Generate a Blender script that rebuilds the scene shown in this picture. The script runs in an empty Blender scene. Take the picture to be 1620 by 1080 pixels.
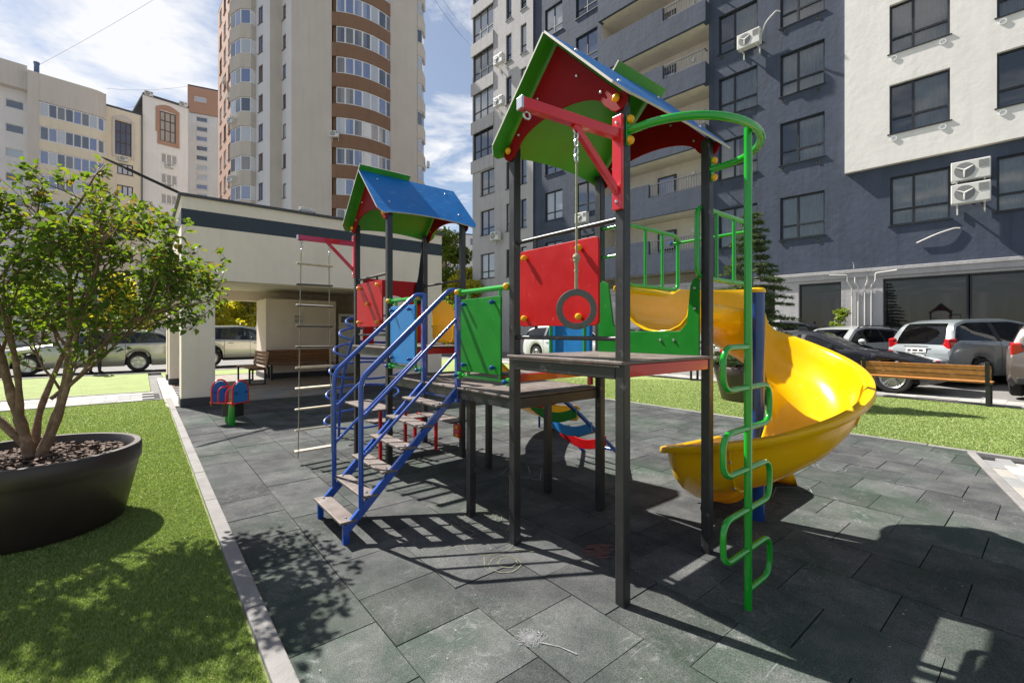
import bpy, bmesh, math, random
import numpy as np
from mathutils import Vector, Matrix

R = random.Random(7)
PI = math.pi
rad = math.radians
scene = bpy.context.scene
COL = scene.collection

# ------------------------------------------------------------------ camera, light, exposure
# World frame: x runs along the short side of the climbing frame (to the back right), y along its long side (to the back left).
CAM = (-1.917, -1.438, 1.4)
CC, SS = 0.7733, 0.6340
def c2w(X, Z):
    """ground distances right of / ahead of the photographer -> world x, y"""
    return (CAM[0] + CC * X + SS * Z, CAM[1] - SS * X + CC * Z)
def cdir(X, Z):
    return (CC * X + SS * Z, -SS * X + CC * Z)

cam = bpy.data.cameras.new('camera')
cam.sensor_width = 36.0
cam.lens = 15.89
cam.shift_y = -15.0 / 1620.0
cam.clip_start = 0.05
cam.clip_end = 3000
cam_o = bpy.data.objects.new('camera', cam)
COL.objects.link(cam_o)
cam_o.location = CAM
cam_o.rotation_euler = (rad(90), 0, -math.atan2(SS, CC))
scene.camera = cam_o

SUN_EL = 49.5
sx, sy = cdir(-0.822, 0.569)                      # horizontal direction towards the sun
SUN_AZ = math.atan2(sy, sx)
sun = bpy.data.lights.new('sun', 'SUN')
sun.energy = 5.0
sun.angle = rad(0.55)
sun.color = (1.0, 0.955, 0.88)
sun_o = bpy.data.objects.new('sun', sun)
COL.objects.link(sun_o)
ce = math.cos(rad(SUN_EL))
tosun = Vector((math.cos(SUN_AZ) * ce, math.sin(SUN_AZ) * ce, math.sin(rad(SUN_EL))))
sun_o.rotation_euler = tosun.to_track_quat('Z', 'Y').to_euler()
sun_o.location = (0, 0, 40)

world = bpy.data.worlds.new('World')
scene.world = world
world.use_nodes = True
wn, wl = world.node_tree.nodes, world.node_tree.links
wn.clear()
w_out = wn.new('ShaderNodeOutputWorld')
w_bg = wn.new('ShaderNodeBackground')
w_bg.inputs['Strength'].default_value = 0.050
sky = wn.new('ShaderNodeTexSky')
sky.sky_type = 'NISHITA'
sky.sun_disc = False
sky.sun_elevation = rad(SUN_EL)
sky.sun_rotation = PI / 2 - SUN_AZ
sky.air_density = 1.0
sky.dust_density = 0.6
sky.ozone_density = 1.0
tc = wn.new('ShaderNodeTexCoord')
sep = wn.new('ShaderNodeSeparateXYZ')
wl.new(tc.outputs['Generated'], sep.inputs[0])
zc = wn.new('ShaderNodeMath'); zc.operation = 'MAXIMUM'; zc.inputs[1].default_value = 0.06
wl.new(sep.outputs['Z'], zc.inputs[0])
dx_ = wn.new('ShaderNodeMath'); dx_.operation = 'DIVIDE'
dy_ = wn.new('ShaderNodeMath'); dy_.operation = 'DIVIDE'
wl.new(sep.outputs['X'], dx_.inputs[0]); wl.new(zc.outputs[0], dx_.inputs[1])
wl.new(sep.outputs['Y'], dy_.inputs[0]); wl.new(zc.outputs[0], dy_.inputs[1])
cmb = wn.new('ShaderNodeCombineXYZ')
wl.new(dx_.outputs[0], cmb.inputs[0]); wl.new(dy_.outputs[0], cmb.inputs[1])
cmb.inputs[2].default_value = 14.2
cn = wn.new('ShaderNodeTexNoise')
cn.inputs['Scale'].default_value = 1.8
cn.inputs['Detail'].default_value = 9
cn.inputs['Roughness'].default_value = 0.58
cn.inputs['Distortion'].default_value = 0.25
drift = wn.new('ShaderNodeVectorMath'); drift.operation = 'ADD'; drift.inputs[1].default_value = (0.98, -0.71, 0)
wl.new(cmb.outputs[0], drift.inputs[0])
wl.new(drift.outputs[0], cn.inputs['Vector'])
cr = wn.new('ShaderNodeValToRGB')
cr.color_ramp.elements[0].position = 0.50
cr.color_ramp.elements[0].color = (0.13, 0.13, 0.13, 1)
cr.color_ramp.elements[1].position = 0.64
cr.color_ramp.elements[1].color = (1, 1, 1, 1)
wl.new(cn.outputs['Fac'], cr.inputs[0])
cloudc = wn.new('ShaderNodeRGB')
cloudc.outputs[0].default_value = (8.2, 8.3, 8.6, 1)
cm = wn.new('ShaderNodeMixRGB')
wl.new(cr.outputs[0], cm.inputs[0])
wl.new(sky.outputs[0], cm.inputs[1])
wl.new(cloudc.outputs[0], cm.inputs[2])
wl.new(cm.outputs[0], w_bg.inputs['Color'])
wl.new(w_bg.outputs[0], w_out.inputs[0])

scene.view_settings.view_transform = 'Standard'
scene.view_settings.look = 'None'
scene.view_settings.exposure = 1.24
scene.view_settings.gamma = 1
scene.view_settings.use_curve_mapping = False
scene.render.engine = 'CYCLES'
scene.cycles.max_bounces = 8
scene.cycles.diffuse_bounces = 4
scene.cycles.glossy_bounces = 4
scene.cycles.transparent_max_bounces = 16

# ------------------------------------------------------------------ materials
def mat(name, col, rough=0.6, metal=0.0, var=0.10, vscale=3.0, bump=0.0, bscale=60.0, col2=None, c2scale=8.0,
        c2lo=0.5, c2hi=0.62, spec=0.5, coat=0.0, rvar=0.0, objrand=0.0, trans=0.0, streak=0.0):
    m = bpy.data.materials.new(name)
    m.use_nodes = True
    n, l = m.node_tree.nodes, m.node_tree.links
    b = n['Principled BSDF']
    b.inputs['Roughness'].default_value = rough
    b.inputs['Metallic'].default_value = metal
    b.inputs['Specular IOR Level'].default_value = spec
    if coat:
        b.inputs['Coat Weight'].default_value = coat
        b.inputs['Coat Roughness'].default_value = 0.06
    t = n.new('ShaderNodeTexCoord')
    geo = n.new('ShaderNodeNewGeometry')
    src = geo.outputs['Position']
    nz = n.new('ShaderNodeTexNoise')
    nz.inputs['Scale'].default_value = vscale
    nz.inputs['Detail'].default_value = 6
    nz.inputs['Roughness'].default_value = 0.65
    l.new(src, nz.inputs['Vector'])
    mp = n.new('ShaderNodeMapRange')
    mp.inputs['From Min'].default_value = 0.3
    mp.inputs['From Max'].default_value = 0.7
    mp.inputs['To Min'].default_value = 1 - var
    mp.inputs['To Max'].default_value = 1 + var
    l.new(nz.outputs['Fac'], mp.inputs['Value'])
    base = n.new('ShaderNodeRGB')
    base.outputs[0].default_value = (*col, 1)
    cur = base.outputs[0]
    if col2 is not None:
        n2 = n.new('ShaderNodeTexNoise')
        n2.inputs['Scale'].default_value = c2scale
        n2.inputs['Detail'].default_value = 8
        n2.inputs['Roughness'].default_value = 0.7
        l.new(src, n2.inputs['Vector'])
        r2 = n.new('ShaderNodeMapRange')
        r2.inputs['From Min'].default_value = c2lo
        r2.inputs['From Max'].default_value = c2hi
        l.new(n2.outputs['Fac'], r2.inputs['Value'])
        mx = n.new('ShaderNodeMixRGB')
        l.new(r2.outputs[0], mx.inputs[0])
        l.new(cur, mx.inputs[1])
        mx.inputs[2].default_value = (*col2, 1)
        cur = mx.outputs[0]
    sc = n.new('ShaderNodeVectorMath'); sc.operation = 'SCALE'
    l.new(cur, sc.inputs[0]); l.new(mp.outputs[0], sc.inputs['Scale'])
    cur = sc.outputs[0]
    if streak:
        mpg = n.new('ShaderNodeMapping'); mpg.inputs['Scale'].default_value = (2.6, 2.6, 0.16)
        l.new(src, mpg.inputs['Vector'])
        n3 = n.new('ShaderNodeTexNoise'); n3.inputs['Scale'].default_value = 1.3; n3.inputs['Detail'].default_value = 7; n3.inputs['Roughness'].default_value = 0.7
        l.new(mpg.outputs[0], n3.inputs['Vector'])
        r3 = n.new('ShaderNodeMapRange'); r3.inputs['From Min'].default_value = 0.48; r3.inputs['From Max'].default_value = 0.75
        r3.inputs['To Min'].default_value = 1.0; r3.inputs['To Max'].default_value = 1 - streak
        l.new(n3.outputs['Fac'], r3.inputs['Value'])
        s3 = n.new('ShaderNodeVectorMath'); s3.operation = 'SCALE'
        l.new(cur, s3.inputs[0]); l.new(r3.outputs[0], s3.inputs['Scale'])
        cur = s3.outputs[0]
    if objrand:
        oi = n.new('ShaderNodeObjectInfo')
        mr = n.new('ShaderNodeMapRange')
        mr.inputs['To Min'].default_value = 1 - objrand
        mr.inputs['To Max'].default_value = 1 + objrand
        l.new(oi.outputs['Random'], mr.inputs['Value'])
        s2 = n.new('ShaderNodeVectorMath'); s2.operation = 'SCALE'
        l.new(cur, s2.inputs[0]); l.new(mr.outputs[0], s2.inputs['Scale'])
        cur = s2.outputs[0]
    l.new(cur, b.inputs['Base Color'])
    if rvar:
        mr2 = n.new('ShaderNodeMapRange')
        mr2.inputs['From Min'].default_value = 0.3
        mr2.inputs['From Max'].default_value = 0.7
        mr2.inputs['To Min'].default_value = max(0.02, rough - rvar)
        mr2.inputs['To Max'].default_value = min(1, rough + rvar)
        l.new(nz.outputs['Fac'], mr2.inputs['Value'])
        l.new(mr2.outputs[0], b.inputs['Roughness'])
    if bump:
        bn = n.new('ShaderNodeTexNoise')
        bn.inputs['Scale'].default_value = bscale
        bn.inputs['Detail'].default_value = 4
        l.new(src, bn.inputs['Vector'])
        bp = n.new('ShaderNodeBump')
        bp.inputs['Strength'].default_value = bump
        bp.inputs['Distance'].default_value = 0.02
        l.new(bn.outputs['Fac'], bp.inputs['Height'])
        l.new(bp.outputs[0], b.inputs['Normal'])
    if trans:
        out = n['Material Output']
        tr = n.new('ShaderNodeBsdfTranslucent')
        l.new(cur, tr.inputs['Color'])
        ms = n.new('ShaderNodeMixShader')
        ms.inputs[0].default_value = trans
        l.new(b.outputs[0], ms.inputs[1]); l.new(tr.outputs[0], ms.inputs[2])
        l.new(ms.outputs[0], out.inputs['Surface'])
    return m

M = {}
M['post'] = mat('dark post paint', (0.020, 0.019, 0.020), 0.42, 0, 0.2, 6, col2=(0.11, 0.10, 0.10), c2scale=14, c2lo=0.60, c2hi=0.70, rvar=0.12)
M['deck'] = mat('brown phenolic plywood', (0.125, 0.098, 0.088), 0.55, 0, 0.2, 7, 0.15, 150, col2=(0.24, 0.21, 0.19), c2scale=9, c2lo=0.52, c2hi=0.72, rvar=0.12)
M['gable'] = mat('shade-darkened red board', (0.20, 0.004, 0.005), 0.55, 0, 0.12, 5, spec=0.1)  # board red darkened, so the gables' shade is put into the colour
M['red'] = mat('red board', (0.40, 0.003, 0.005), 0.42, 0, 0.10, 5, col2=(0.50, 0.10, 0.085), c2scale=17, c2lo=0.62, c2hi=0.74, rvar=0.1, spec=0.22)
M['redmetal'] = mat('red gloss paint', (0.56, 0.010, 0.014), 0.22, 0, 0.08, 6, coat=0.4, col2=(0.3, 0.05, 0.04), c2scale=22, c2lo=0.68, c2hi=0.74)
M['green'] = mat('green gloss paint', (0.006, 0.30, 0.016), 0.2, 0, 0.08, 5, coat=0.5)
M['greenboard'] = mat('green board', (0.005, 0.17, 0.012), 0.42, 0, 0.12, 5, rvar=0.1, col2=(0.05, 0.24, 0.06), c2scale=15, c2lo=0.60, c2hi=0.75, spec=0.25)
M['greenroof'] = mat('green roof underside', (0.03, 0.25, 0.015), 0.38, 0, 0.2, 3, rvar=0.1)
M['blue'] = mat('blue gloss paint', (0.012, 0.065, 0.33), 0.25, 0, 0.1, 6, coat=0.4, col2=(0.03, 0.1, 0.36), c2scale=30, c2lo=0.62, c2hi=0.7)
M['darkblue'] = mat('dark blue column paint', (0.008, 0.045, 0.19), 0.25, 0, 0.08, 5, coat=0.3)
M['blueboard'] = mat('light blue board', (0.006, 0.17, 0.46), 0.42, 0, 0.12, 4, rvar=0.1)
M['blueroof'] = mat('blue roof board', (0.004, 0.135, 0.40), 0.45, 0, 0.14, 3, spec=0.2, col2=(0.09, 0.26, 0.46), c2scale=12, c2lo=0.55, c2hi=0.8, rvar=0.12)
M['edge'] = mat('pale board edge', (0.45, 0.42, 0.38), 0.7)
M['yellow'] = mat('yellow slide plastic', (0.80, 0.46, 0.003), 0.20, 0, 0.06, 3, trans=0.12, spec=0.4, col2=(0.70, 0.45, 0.08), c2scale=11, c2lo=0.60, c2hi=0.78, rvar=0.06)
M['yellowcap'] = mat('yellow bolt cap', (0.74, 0.36, 0.004), 0.3, 0, 0.05)
M['bluecap'] = mat('blue bolt cap', (0.006, 0.06, 0.25), 0.3, 0, 0.05)
M['steel'] = mat('galvanised steel', (0.55, 0.55, 0.55), 0.3, 1.0, 0.1, 20)
M['rope'] = mat('sisal rope', (0.30, 0.29, 0.19), 0.9, 0, 0.2, 80, 0.4, 300)
M['wood'] = mat('pale rung wood', (0.58, 0.50, 0.38), 0.65, 0, 0.15, 14)
M['darkwood'] = mat('dark worn rung wood', (0.10, 0.09, 0.075), 0.6, 0, 0.2, 14)
M['ring'] = mat('grey phenolic ring', (0.085, 0.083, 0.078), 0.5, 0, 0.15, 20)
M['kerb'] = mat('grey concrete kerb', (0.205, 0.195, 0.19), 0.9, 0, 0.16, 5, 0.3, 120, objrand=0.08)
M['paver'] = mat('pale concrete paver', (0.37, 0.35, 0.315), 0.9, 0, 0.14, 6, 0.3, 120, objrand=0.22)
M['paverg'] = mat('grey concrete paver', (0.24, 0.24, 0.24), 0.9, 0, 0.14, 6, 0.3, 120, objrand=0.15)
M['paverb'] = mat('beige brown paver', (0.30, 0.23, 0.17), 0.9, 0, 0.14, 6, 0.3, 120, objrand=0.15)
M['asphalt'] = mat('asphalt', (0.17, 0.165, 0.16), 0.95, 0, 0.15, 1.5, 0.4, 200)
M['joint'] = mat('dark joint base', (0.02, 0.02, 0.02), 0.95)
M['rubberbase'] = mat('dark rubber bed', (0.012, 0.012, 0.013), 0.95)
M['benchwood'] = mat('varnished bench slat', (0.40, 0.165, 0.045), 0.42, 0, 0.25, 12, objrand=0.12)
M['benchwoodold'] = mat('brown bench slat', (0.26, 0.115, 0.045), 0.5, 0, 0.25, 12, objrand=0.12)
M['black'] = mat('black metal', (0.015, 0.015, 0.016), 0.45)
M['plot'] = mat('dark brown planter resin', (0.040, 0.028, 0.025), 0.42, 0, 0.12, 3, rvar=0.08)
M['bark'] = mat('crape myrtle bark', (0.17, 0.105, 0.062), 0.8, 0, 0.3, 25, 0.4, 60, col2=(0.29, 0.20, 0.125), c2scale=14, c2lo=0.5, c2hi=0.65)
M['bark2'] = mat('brown bark', (0.10, 0.075, 0.055), 0.9, 0, 0.3, 25, 0.4, 40)
M['chips'] = mat('bark mulch chips', (0.10, 0.062, 0.045), 0.85, 0, 0.4, 40)
M['soil'] = mat('dark soil', (0.03, 0.022, 0.018), 0.95)
M['beige'] = mat('beige stucco', (0.77, 0.665, 0.575), 0.9, 0, 0.05, 1.2, 0.35, 40, streak=0.09)
M['navyband'] = mat('navy painted stucco', (0.040, 0.052, 0.072), 0.85, 0, 0.08, 1.5, 0.3, 40)
M['navy'] = mat('navy facade stucco', (0.050, 0.063, 0.096), 0.85, 0, 0.16, 1.4, 0.40, 6, streak=0.30)
M['white'] = mat('white facade stucco', (0.70, 0.675, 0.64), 0.85, 0, 0.05, 1.2, 0.30, 5, streak=0.09)
M['lgrey'] = mat('light grey facade stucco', (0.40, 0.385, 0.385), 0.88, 0, 0.06, 1.0, 0.4, 12, streak=0.22)
M['soffit'] = mat('cream soffit paint', (0.62, 0.57, 0.50), 0.9, 0, 0.05, streak=0.15)
M['plinth'] = mat('dark grey plinth', (0.055, 0.055, 0.058), 0.8, 0, 0.1)
M['frame'] = mat('dark window frame', (0.014, 0.016, 0.020), 0.4)
M['wframe'] = mat('white window frame', (0.68, 0.68, 0.68), 0.45)
M['bframe'] = mat('brown window frame', (0.09, 0.05, 0.04), 0.45)
M['curtain'] = mat('white net curtain', (0.80, 0.80, 0.78), 0.9, trans=0.35)
M['room'] = mat('dim room wall', (0.20, 0.19, 0.18), 0.9)
M['twr'] = mat('beige tower render', (0.51, 0.455, 0.395), 0.9, 0, 0.05, 0.5, 0.25, 6, streak=0.09)
M['twrlight'] = mat('pale tower render', (0.60, 0.59, 0.59), 0.9, 0, 0.05, 0.5, streak=0.09)
M['twrbrown'] = mat('brown tower render', (0.215, 0.122, 0.074), 0.9, 0, 0.06, 0.5, streak=0.20)
M['twrorange'] = mat('salmon tower render', (0.40, 0.235, 0.165), 0.9, 0, 0.06, 0.5)
M['cream'] = mat('cream render', (0.72, 0.64, 0.49), 0.9, 0, 0.05, 0.4, streak=0.09)
M['creamgrey'] = mat('warm grey render', (0.58, 0.53, 0.475), 0.9, 0, 0.05, 0.4, streak=0.09)
M['palewall'] = mat('pale render', (0.74, 0.71, 0.68), 0.9, 0, 0.05, 0.4, streak=0.09)
M['acbody'] = mat('white air conditioner casing', (0.60, 0.59, 0.56), 0.5, 0, 0.08)
M['acgrille'] = mat('grey fan grille', (0.20, 0.20, 0.20), 0.5)
M['pipe'] = mat('white gas pipe', (0.55, 0.54, 0.52), 0.5)
M['railmetal'] = mat('grey railing metal', (0.10, 0.105, 0.12), 0.5)
M['tyre'] = mat('tyre rubber', (0.014, 0.014, 0.014), 0.85)
M['rim'] = mat('alloy rim', (0.55, 0.55, 0.56), 0.3, 0.9)
M['chrome'] = mat('chrome trim', (0.75, 0.75, 0.75), 0.12, 1.0)
M['carblack'] = mat('black car plastic', (0.012, 0.012, 0.012), 0.6)
M['taillight'] = mat('red tail lamp', (0.45, 0.01, 0.012), 0.12, coat=0.6)
M['headlight'] = mat('clear head lamp', (0.6, 0.62, 0.65), 0.08, 0.3, coat=1.0)
M['plate'] = mat('white number plate', (0.7, 0.7, 0.68), 0.4)
M['skin'] = mat('skin', (0.48, 0.27, 0.19), 0.55)
M['darkcloth'] = mat('dark cloth', (0.014, 0.015, 0.022), 0.9)
M['hair'] = mat('dark hair', (0.02, 0.014, 0.01), 0.6)
M['signred'] = mat('red print', (0.5, 0.1, 0.1), 0.6)
M['chalkw'] = mat('white chalk', (0.20, 0.205, 0.21), 0.95, 0, 0.35, 60)
M['chalky'] = mat('yellow chalk', (0.15, 0.15, 0.10), 0.95, 0, 0.35, 60)
M['chalkr'] = mat('red chalk', (0.125, 0.062, 0.06), 0.95, 0, 0.4, 60)
M['metalroof'] = mat('dark roof flashing', (0.05, 0.05, 0.055), 0.5)
M['bluemetal'] = mat('blue vent pipe', (0.10, 0.14, 0.25), 0.6)

def glassmat(name, tint=(0.02, 0.025, 0.03), rough=0.03, rnd=False, light=(0.35, 0.36, 0.38), frac=0.35):
    """a dark pane that mirrors the sky; with rnd some panes have a pale blind right behind the glass"""
    m = bpy.data.materials.new(name); m.use_nodes = True
    n, l = m.node_tree.nodes, m.node_tree.links
    b = n['Principled BSDF']
    b.inputs['Roughness'].default_value = rough
    b.inputs['Specular IOR Level'].default_value = 0.8
    b.inputs['IOR'].default_value = 1.9
    b.inputs['Base Color'].default_value = (*tint, 1)
    if rnd:
        oi = n.new('ShaderNodeObjectInfo')
        cr_ = n.new('ShaderNodeValToRGB')
        cr_.color_ramp.interpolation = 'CONSTANT'
        e = cr_.color_ramp.elements
        e[0].position = 0; e[0].color = (*tint, 1)
        e[1].position = 1 - frac; e[1].color = (*light, 1)
        x = cr_.color_ramp.elements.new((1 - frac) * 0.4); x.color = (tint[0] * 3, tint[1] * 3.2, tint[2] * 4, 1)
        x = cr_.color_ramp.elements.new((1 - frac) * 0.75); x.color = (0.12, 0.115, 0.105, 1)
        l.new(oi.outputs['Random'], cr_.inputs[0])
        l.new(cr_.outputs[0], b.inputs['Base Color'])
    return m
M['pane'] = glassmat('window pane', rnd=True, tint=(0.016, 0.020, 0.03), light=(0.30, 0.31, 0.33), frac=0.22)
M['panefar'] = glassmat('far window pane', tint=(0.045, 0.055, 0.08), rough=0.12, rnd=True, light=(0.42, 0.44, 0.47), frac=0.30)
M['panedark'] = glassmat('smoked window pane', tint=(0.03, 0.026, 0.035), rough=0.06)
M['carglass'] = glassmat('car glass', tint=(0.008, 0.010, 0.011), rough=0.02)
def tintglass(name):
    m = bpy.data.materials.new(name); m.use_nodes = True
    n, l = m.node_tree.nodes, m.node_tree.links
    n.remove(n['Principled BSDF'])
    g = n.new('ShaderNodeBsdfGlossy'); g.inputs['Roughness'].default_value = 0.015
    t = n.new('ShaderNodeBsdfTransparent'); t.inputs['Color'].default_value = (0.42, 0.46, 0.46, 1)
    fr = n.new('ShaderNodeFresnel'); fr.inputs['IOR'].default_value = 1.7
    ms = n.new('ShaderNodeMixShader')
    l.new(fr.outputs[0], ms.inputs[0]); l.new(t.outputs[0], ms.inputs[1]); l.new(g.outputs[0], ms.inputs[2])
    l.new(ms.outputs[0], n['Material Output'].inputs['Surface'])
    return m
M['carglass'] = tintglass('tinted car glass')
M['shopglass'] = glassmat('shop window glass', tint=(0.012, 0.012, 0.014), rough=0.02)
M['shopglass'].node_tree.nodes['Principled BSDF'].inputs['IOR'].default_value = 1.5

def clearglass(name):
    m = bpy.data.materials.new(name); m.use_nodes = True
    n, l = m.node_tree.nodes, m.node_tree.links
    n.remove(n['Principled BSDF'])
    out = n['Material Output']
    g = n.new('ShaderNodeBsdfGlossy'); g.inputs['Roughness'].default_value = 0.02
    t = n.new('ShaderNodeBsdfTransparent'); t.inputs['Color'].default_value = (0.84, 0.88, 0.90, 1)
    fr = n.new('ShaderNodeFresnel'); fr.inputs['IOR'].default_value = 2.2
    ms = n.new('ShaderNodeMixShader')
    l.new(fr.outputs[0], ms.inputs[0]); l.new(t.outputs[0], ms.inputs[1]); l.new(g.outputs[0], ms.inputs[2])
    l.new(ms.outputs[0], out.inputs['Surface'])
    return m
M['clear'] = clearglass('clear window glass')

def carpaint(name, col, metal=0.5):
    return mat(name, col, 0.28, metal, 0.04, 2, coat=1.0)

def leafmat(name, cols, trans=0.35, rough=0.45, tmul=(1.5, 1.35, 0.5)):
    m = bpy.data.materials.new(name); m.use_nodes = True
    n, l = m.node_tree.nodes, m.node_tree.links
    b = n['Principled BSDF']
    b.inputs['Roughness'].default_value = rough
    g = n.new('ShaderNodeNewGeometry')
    cr_ = n.new('ShaderNodeValToRGB')
    e = cr_.color_ramp.elements
    e[0].position = 0; e[0].color = (*cols[0], 1)
    e[1].position = 1; e[1].color = (*cols[-1], 1)
    for i, c in enumerate(cols[1:-1]):
        x = cr_.color_ramp.elements.new((i + 1) / (len(cols) - 1)); x.color = (*c, 1)
    l.new(g.outputs['Random Per Island'], cr_.inputs[0])
    l.new(cr_.outputs[0], b.inputs['Base Color'])
    tr = n.new('ShaderNodeBsdfTranslucent')
    sc = n.new('ShaderNodeVectorMath'); sc.operation = 'MULTIPLY'
    sc.inputs[1].default_value = tmul
    l.new(cr_.outputs[0], sc.inputs[0]); l.new(sc.outputs[0], tr.inputs['Color'])
    ms = n.new('ShaderNodeMixShader'); ms.inputs[0].default_value = trans
    l.new(b.outputs[0], ms.inputs[1]); l.new(tr.outputs[0], ms.inputs[2])
    l.new(ms.outputs[0], n['Material Output'].inputs['Surface'])
    return m
M['leaf'] = leafmat('crape myrtle leaf', [(0.055, 0.11, 0.016), (0.08, 0.15, 0.02), (0.11, 0.19, 0.025), (0.15, 0.22, 0.03)], 0.48, 0.62)
M['leafnew'] = leafmat('reddish young leaf', [(0.15, 0.21, 0.025), (0.17, 0.20, 0.03), (0.17, 0.10, 0.03), (0.13, 0.20, 0.025)], 0.48, 0.6)
M['leafyellow'] = leafmat('yellow green leaf', [(0.30, 0.33, 0.03), (0.40, 0.38, 0.03), (0.50, 0.45, 0.05), (0.22, 0.28, 0.03)], 0.55)
M['leafmid'] = leafmat('mid green leaf', [(0.11, 0.18, 0.025), (0.15, 0.22, 0.03), (0.20, 0.26, 0.035), (0.09, 0.15, 0.022)], 0.5)
M['needle'] = leafmat('spruce needle', [(0.028, 0.06, 0.02), (0.045, 0.085, 0.03), (0.075, 0.115, 0.04), (0.13, 0.16, 0.065)], 0.25, 0.7)
M['turfblade'] = leafmat('artificial grass blade', [(0.13, 0.215, 0.038), (0.19, 0.285, 0.06), (0.27, 0.35, 0.10), (0.43, 0.46, 0.21)], 0.3, 0.6, (1.1, 1.1, 0.75))

# turf backing
M['turf'] = mat('artificial turf', (0.205, 0.285, 0.072), 0.85, 0, 0.16, 1.6, 0.9, 260, col2=(0.32, 0.345, 0.13), c2scale=220, c2lo=0.42, c2hi=0.7)

def rubbermat():
    m = bpy.data.materials.new('worn rubber tile'); m.use_nodes = True
    n, l = m.node_tree.nodes, m.node_tree.links
    b = n['Principled BSDF']; b.inputs['Roughness'].default_value = 0.88
    b.inputs['Specular IOR Level'].default_value = 0.08
    geo = n.new('ShaderNodeNewGeometry'); P = geo.outputs['Position']
    oi = n.new('ShaderNodeObjectInfo')
    def noise(scale, det=5, rough=0.6, vec=P, dist=0.0):
        x = n.new('ShaderNodeTexNoise'); x.inputs['Scale'].default_value = scale
        x.inputs['Detail'].default_value = det; x.inputs['Roughness'].default_value = rough
        x.inputs['Distortion'].default_value = dist
        l.new(vec, x.inputs['Vector']); return x.outputs['Fac']
    def rng(v, a, b_, c, d):
        x = n.new('ShaderNodeMapRange'); l.new(v, x.inputs['Value'])
        x.inputs['From Min'].default_value = a; x.inputs['From Max'].default_value = b_
        x.inputs['To Min'].default_value = c; x.inputs['To Max'].default_value = d
        return x.outputs[0]
    def mix(f, c1, c2):
        x = n.new('ShaderNodeMixRGB')
        l.new(f, x.inputs[0])
        for i, c in ((1, c1), (2, c2)):
            if isinstance(c, tuple): x.inputs[i].default_value = (*c, 1)
            else: l.new(c, x.inputs[i])
        return x.outputs[0]
    def mul(a, b_):
        x = n.new('ShaderNodeMath'); x.operation = 'MULTIPLY'
        l.new(a, x.inputs[0]); l.new(b_, x.inputs[1]); return x.outputs[0]
    # charcoal tiles worn to green inside the play area
    green = rng(noise(0.55, 3, 0.5), 0.44, 0.60, 0, 1)
    c = mix(green, (0.050, 0.052, 0.054), (0.047, 0.061, 0.051))
    worn = rng(noise(2.6, 6, 0.7), 0.42, 0.74, 0, 1)
    c = mix(worn, c, (0.105, 0.106, 0.104))
    # scribbled chalk dust
    ch = mul(rng(noise(1.2, 2, 0.5), 0.50, 0.66, 0, 1), rng(noise(9.0, 8, 0.75, dist=1.4), 0.54, 0.70, 0, 0.5))
    c = mix(ch, c, (0.26, 0.27, 0.27))
    streak = n.new('ShaderNodeMapping'); streak.inputs['Scale'].default_value = (2.2, 22, 1)
    streak.inputs['Rotation'].default_value = (0, 0, 0.6)
    l.new(P, streak.inputs['Vector'])
    st = mul(rng(noise(1.6, 5, 0.6, streak.outputs[0], 2.0), 0.62, 0.70, 0, 0.4), rng(noise(0.9, 2), 0.5, 0.6, 0, 1))
    c = mix(st, c, (0.24, 0.25, 0.25))
    gran = rng(noise(190, 3, 0.75), 0.3, 0.7, 0.35, 1.75)
    tone = rng(oi.outputs['Random'], 0, 1, 0.80, 1.22)
    s1 = n.new('ShaderNodeVectorMath'); s1.operation = 'SCALE'
    l.new(c, s1.inputs[0]); l.new(mul(gran, tone), s1.inputs['Scale'])
    l.new(s1.outputs[0], b.inputs['Base Color'])
    bp = n.new('ShaderNodeBump'); bp.inputs['Strength'].default_value = 0.5; bp.inputs['Distance'].default_value = 0.004
    l.new(noise(260, 3, 0.7), bp.inputs['Height']); l.new(bp.outputs[0], b.inputs['Normal'])
    return m
M['rubber'] = rubbermat()

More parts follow.
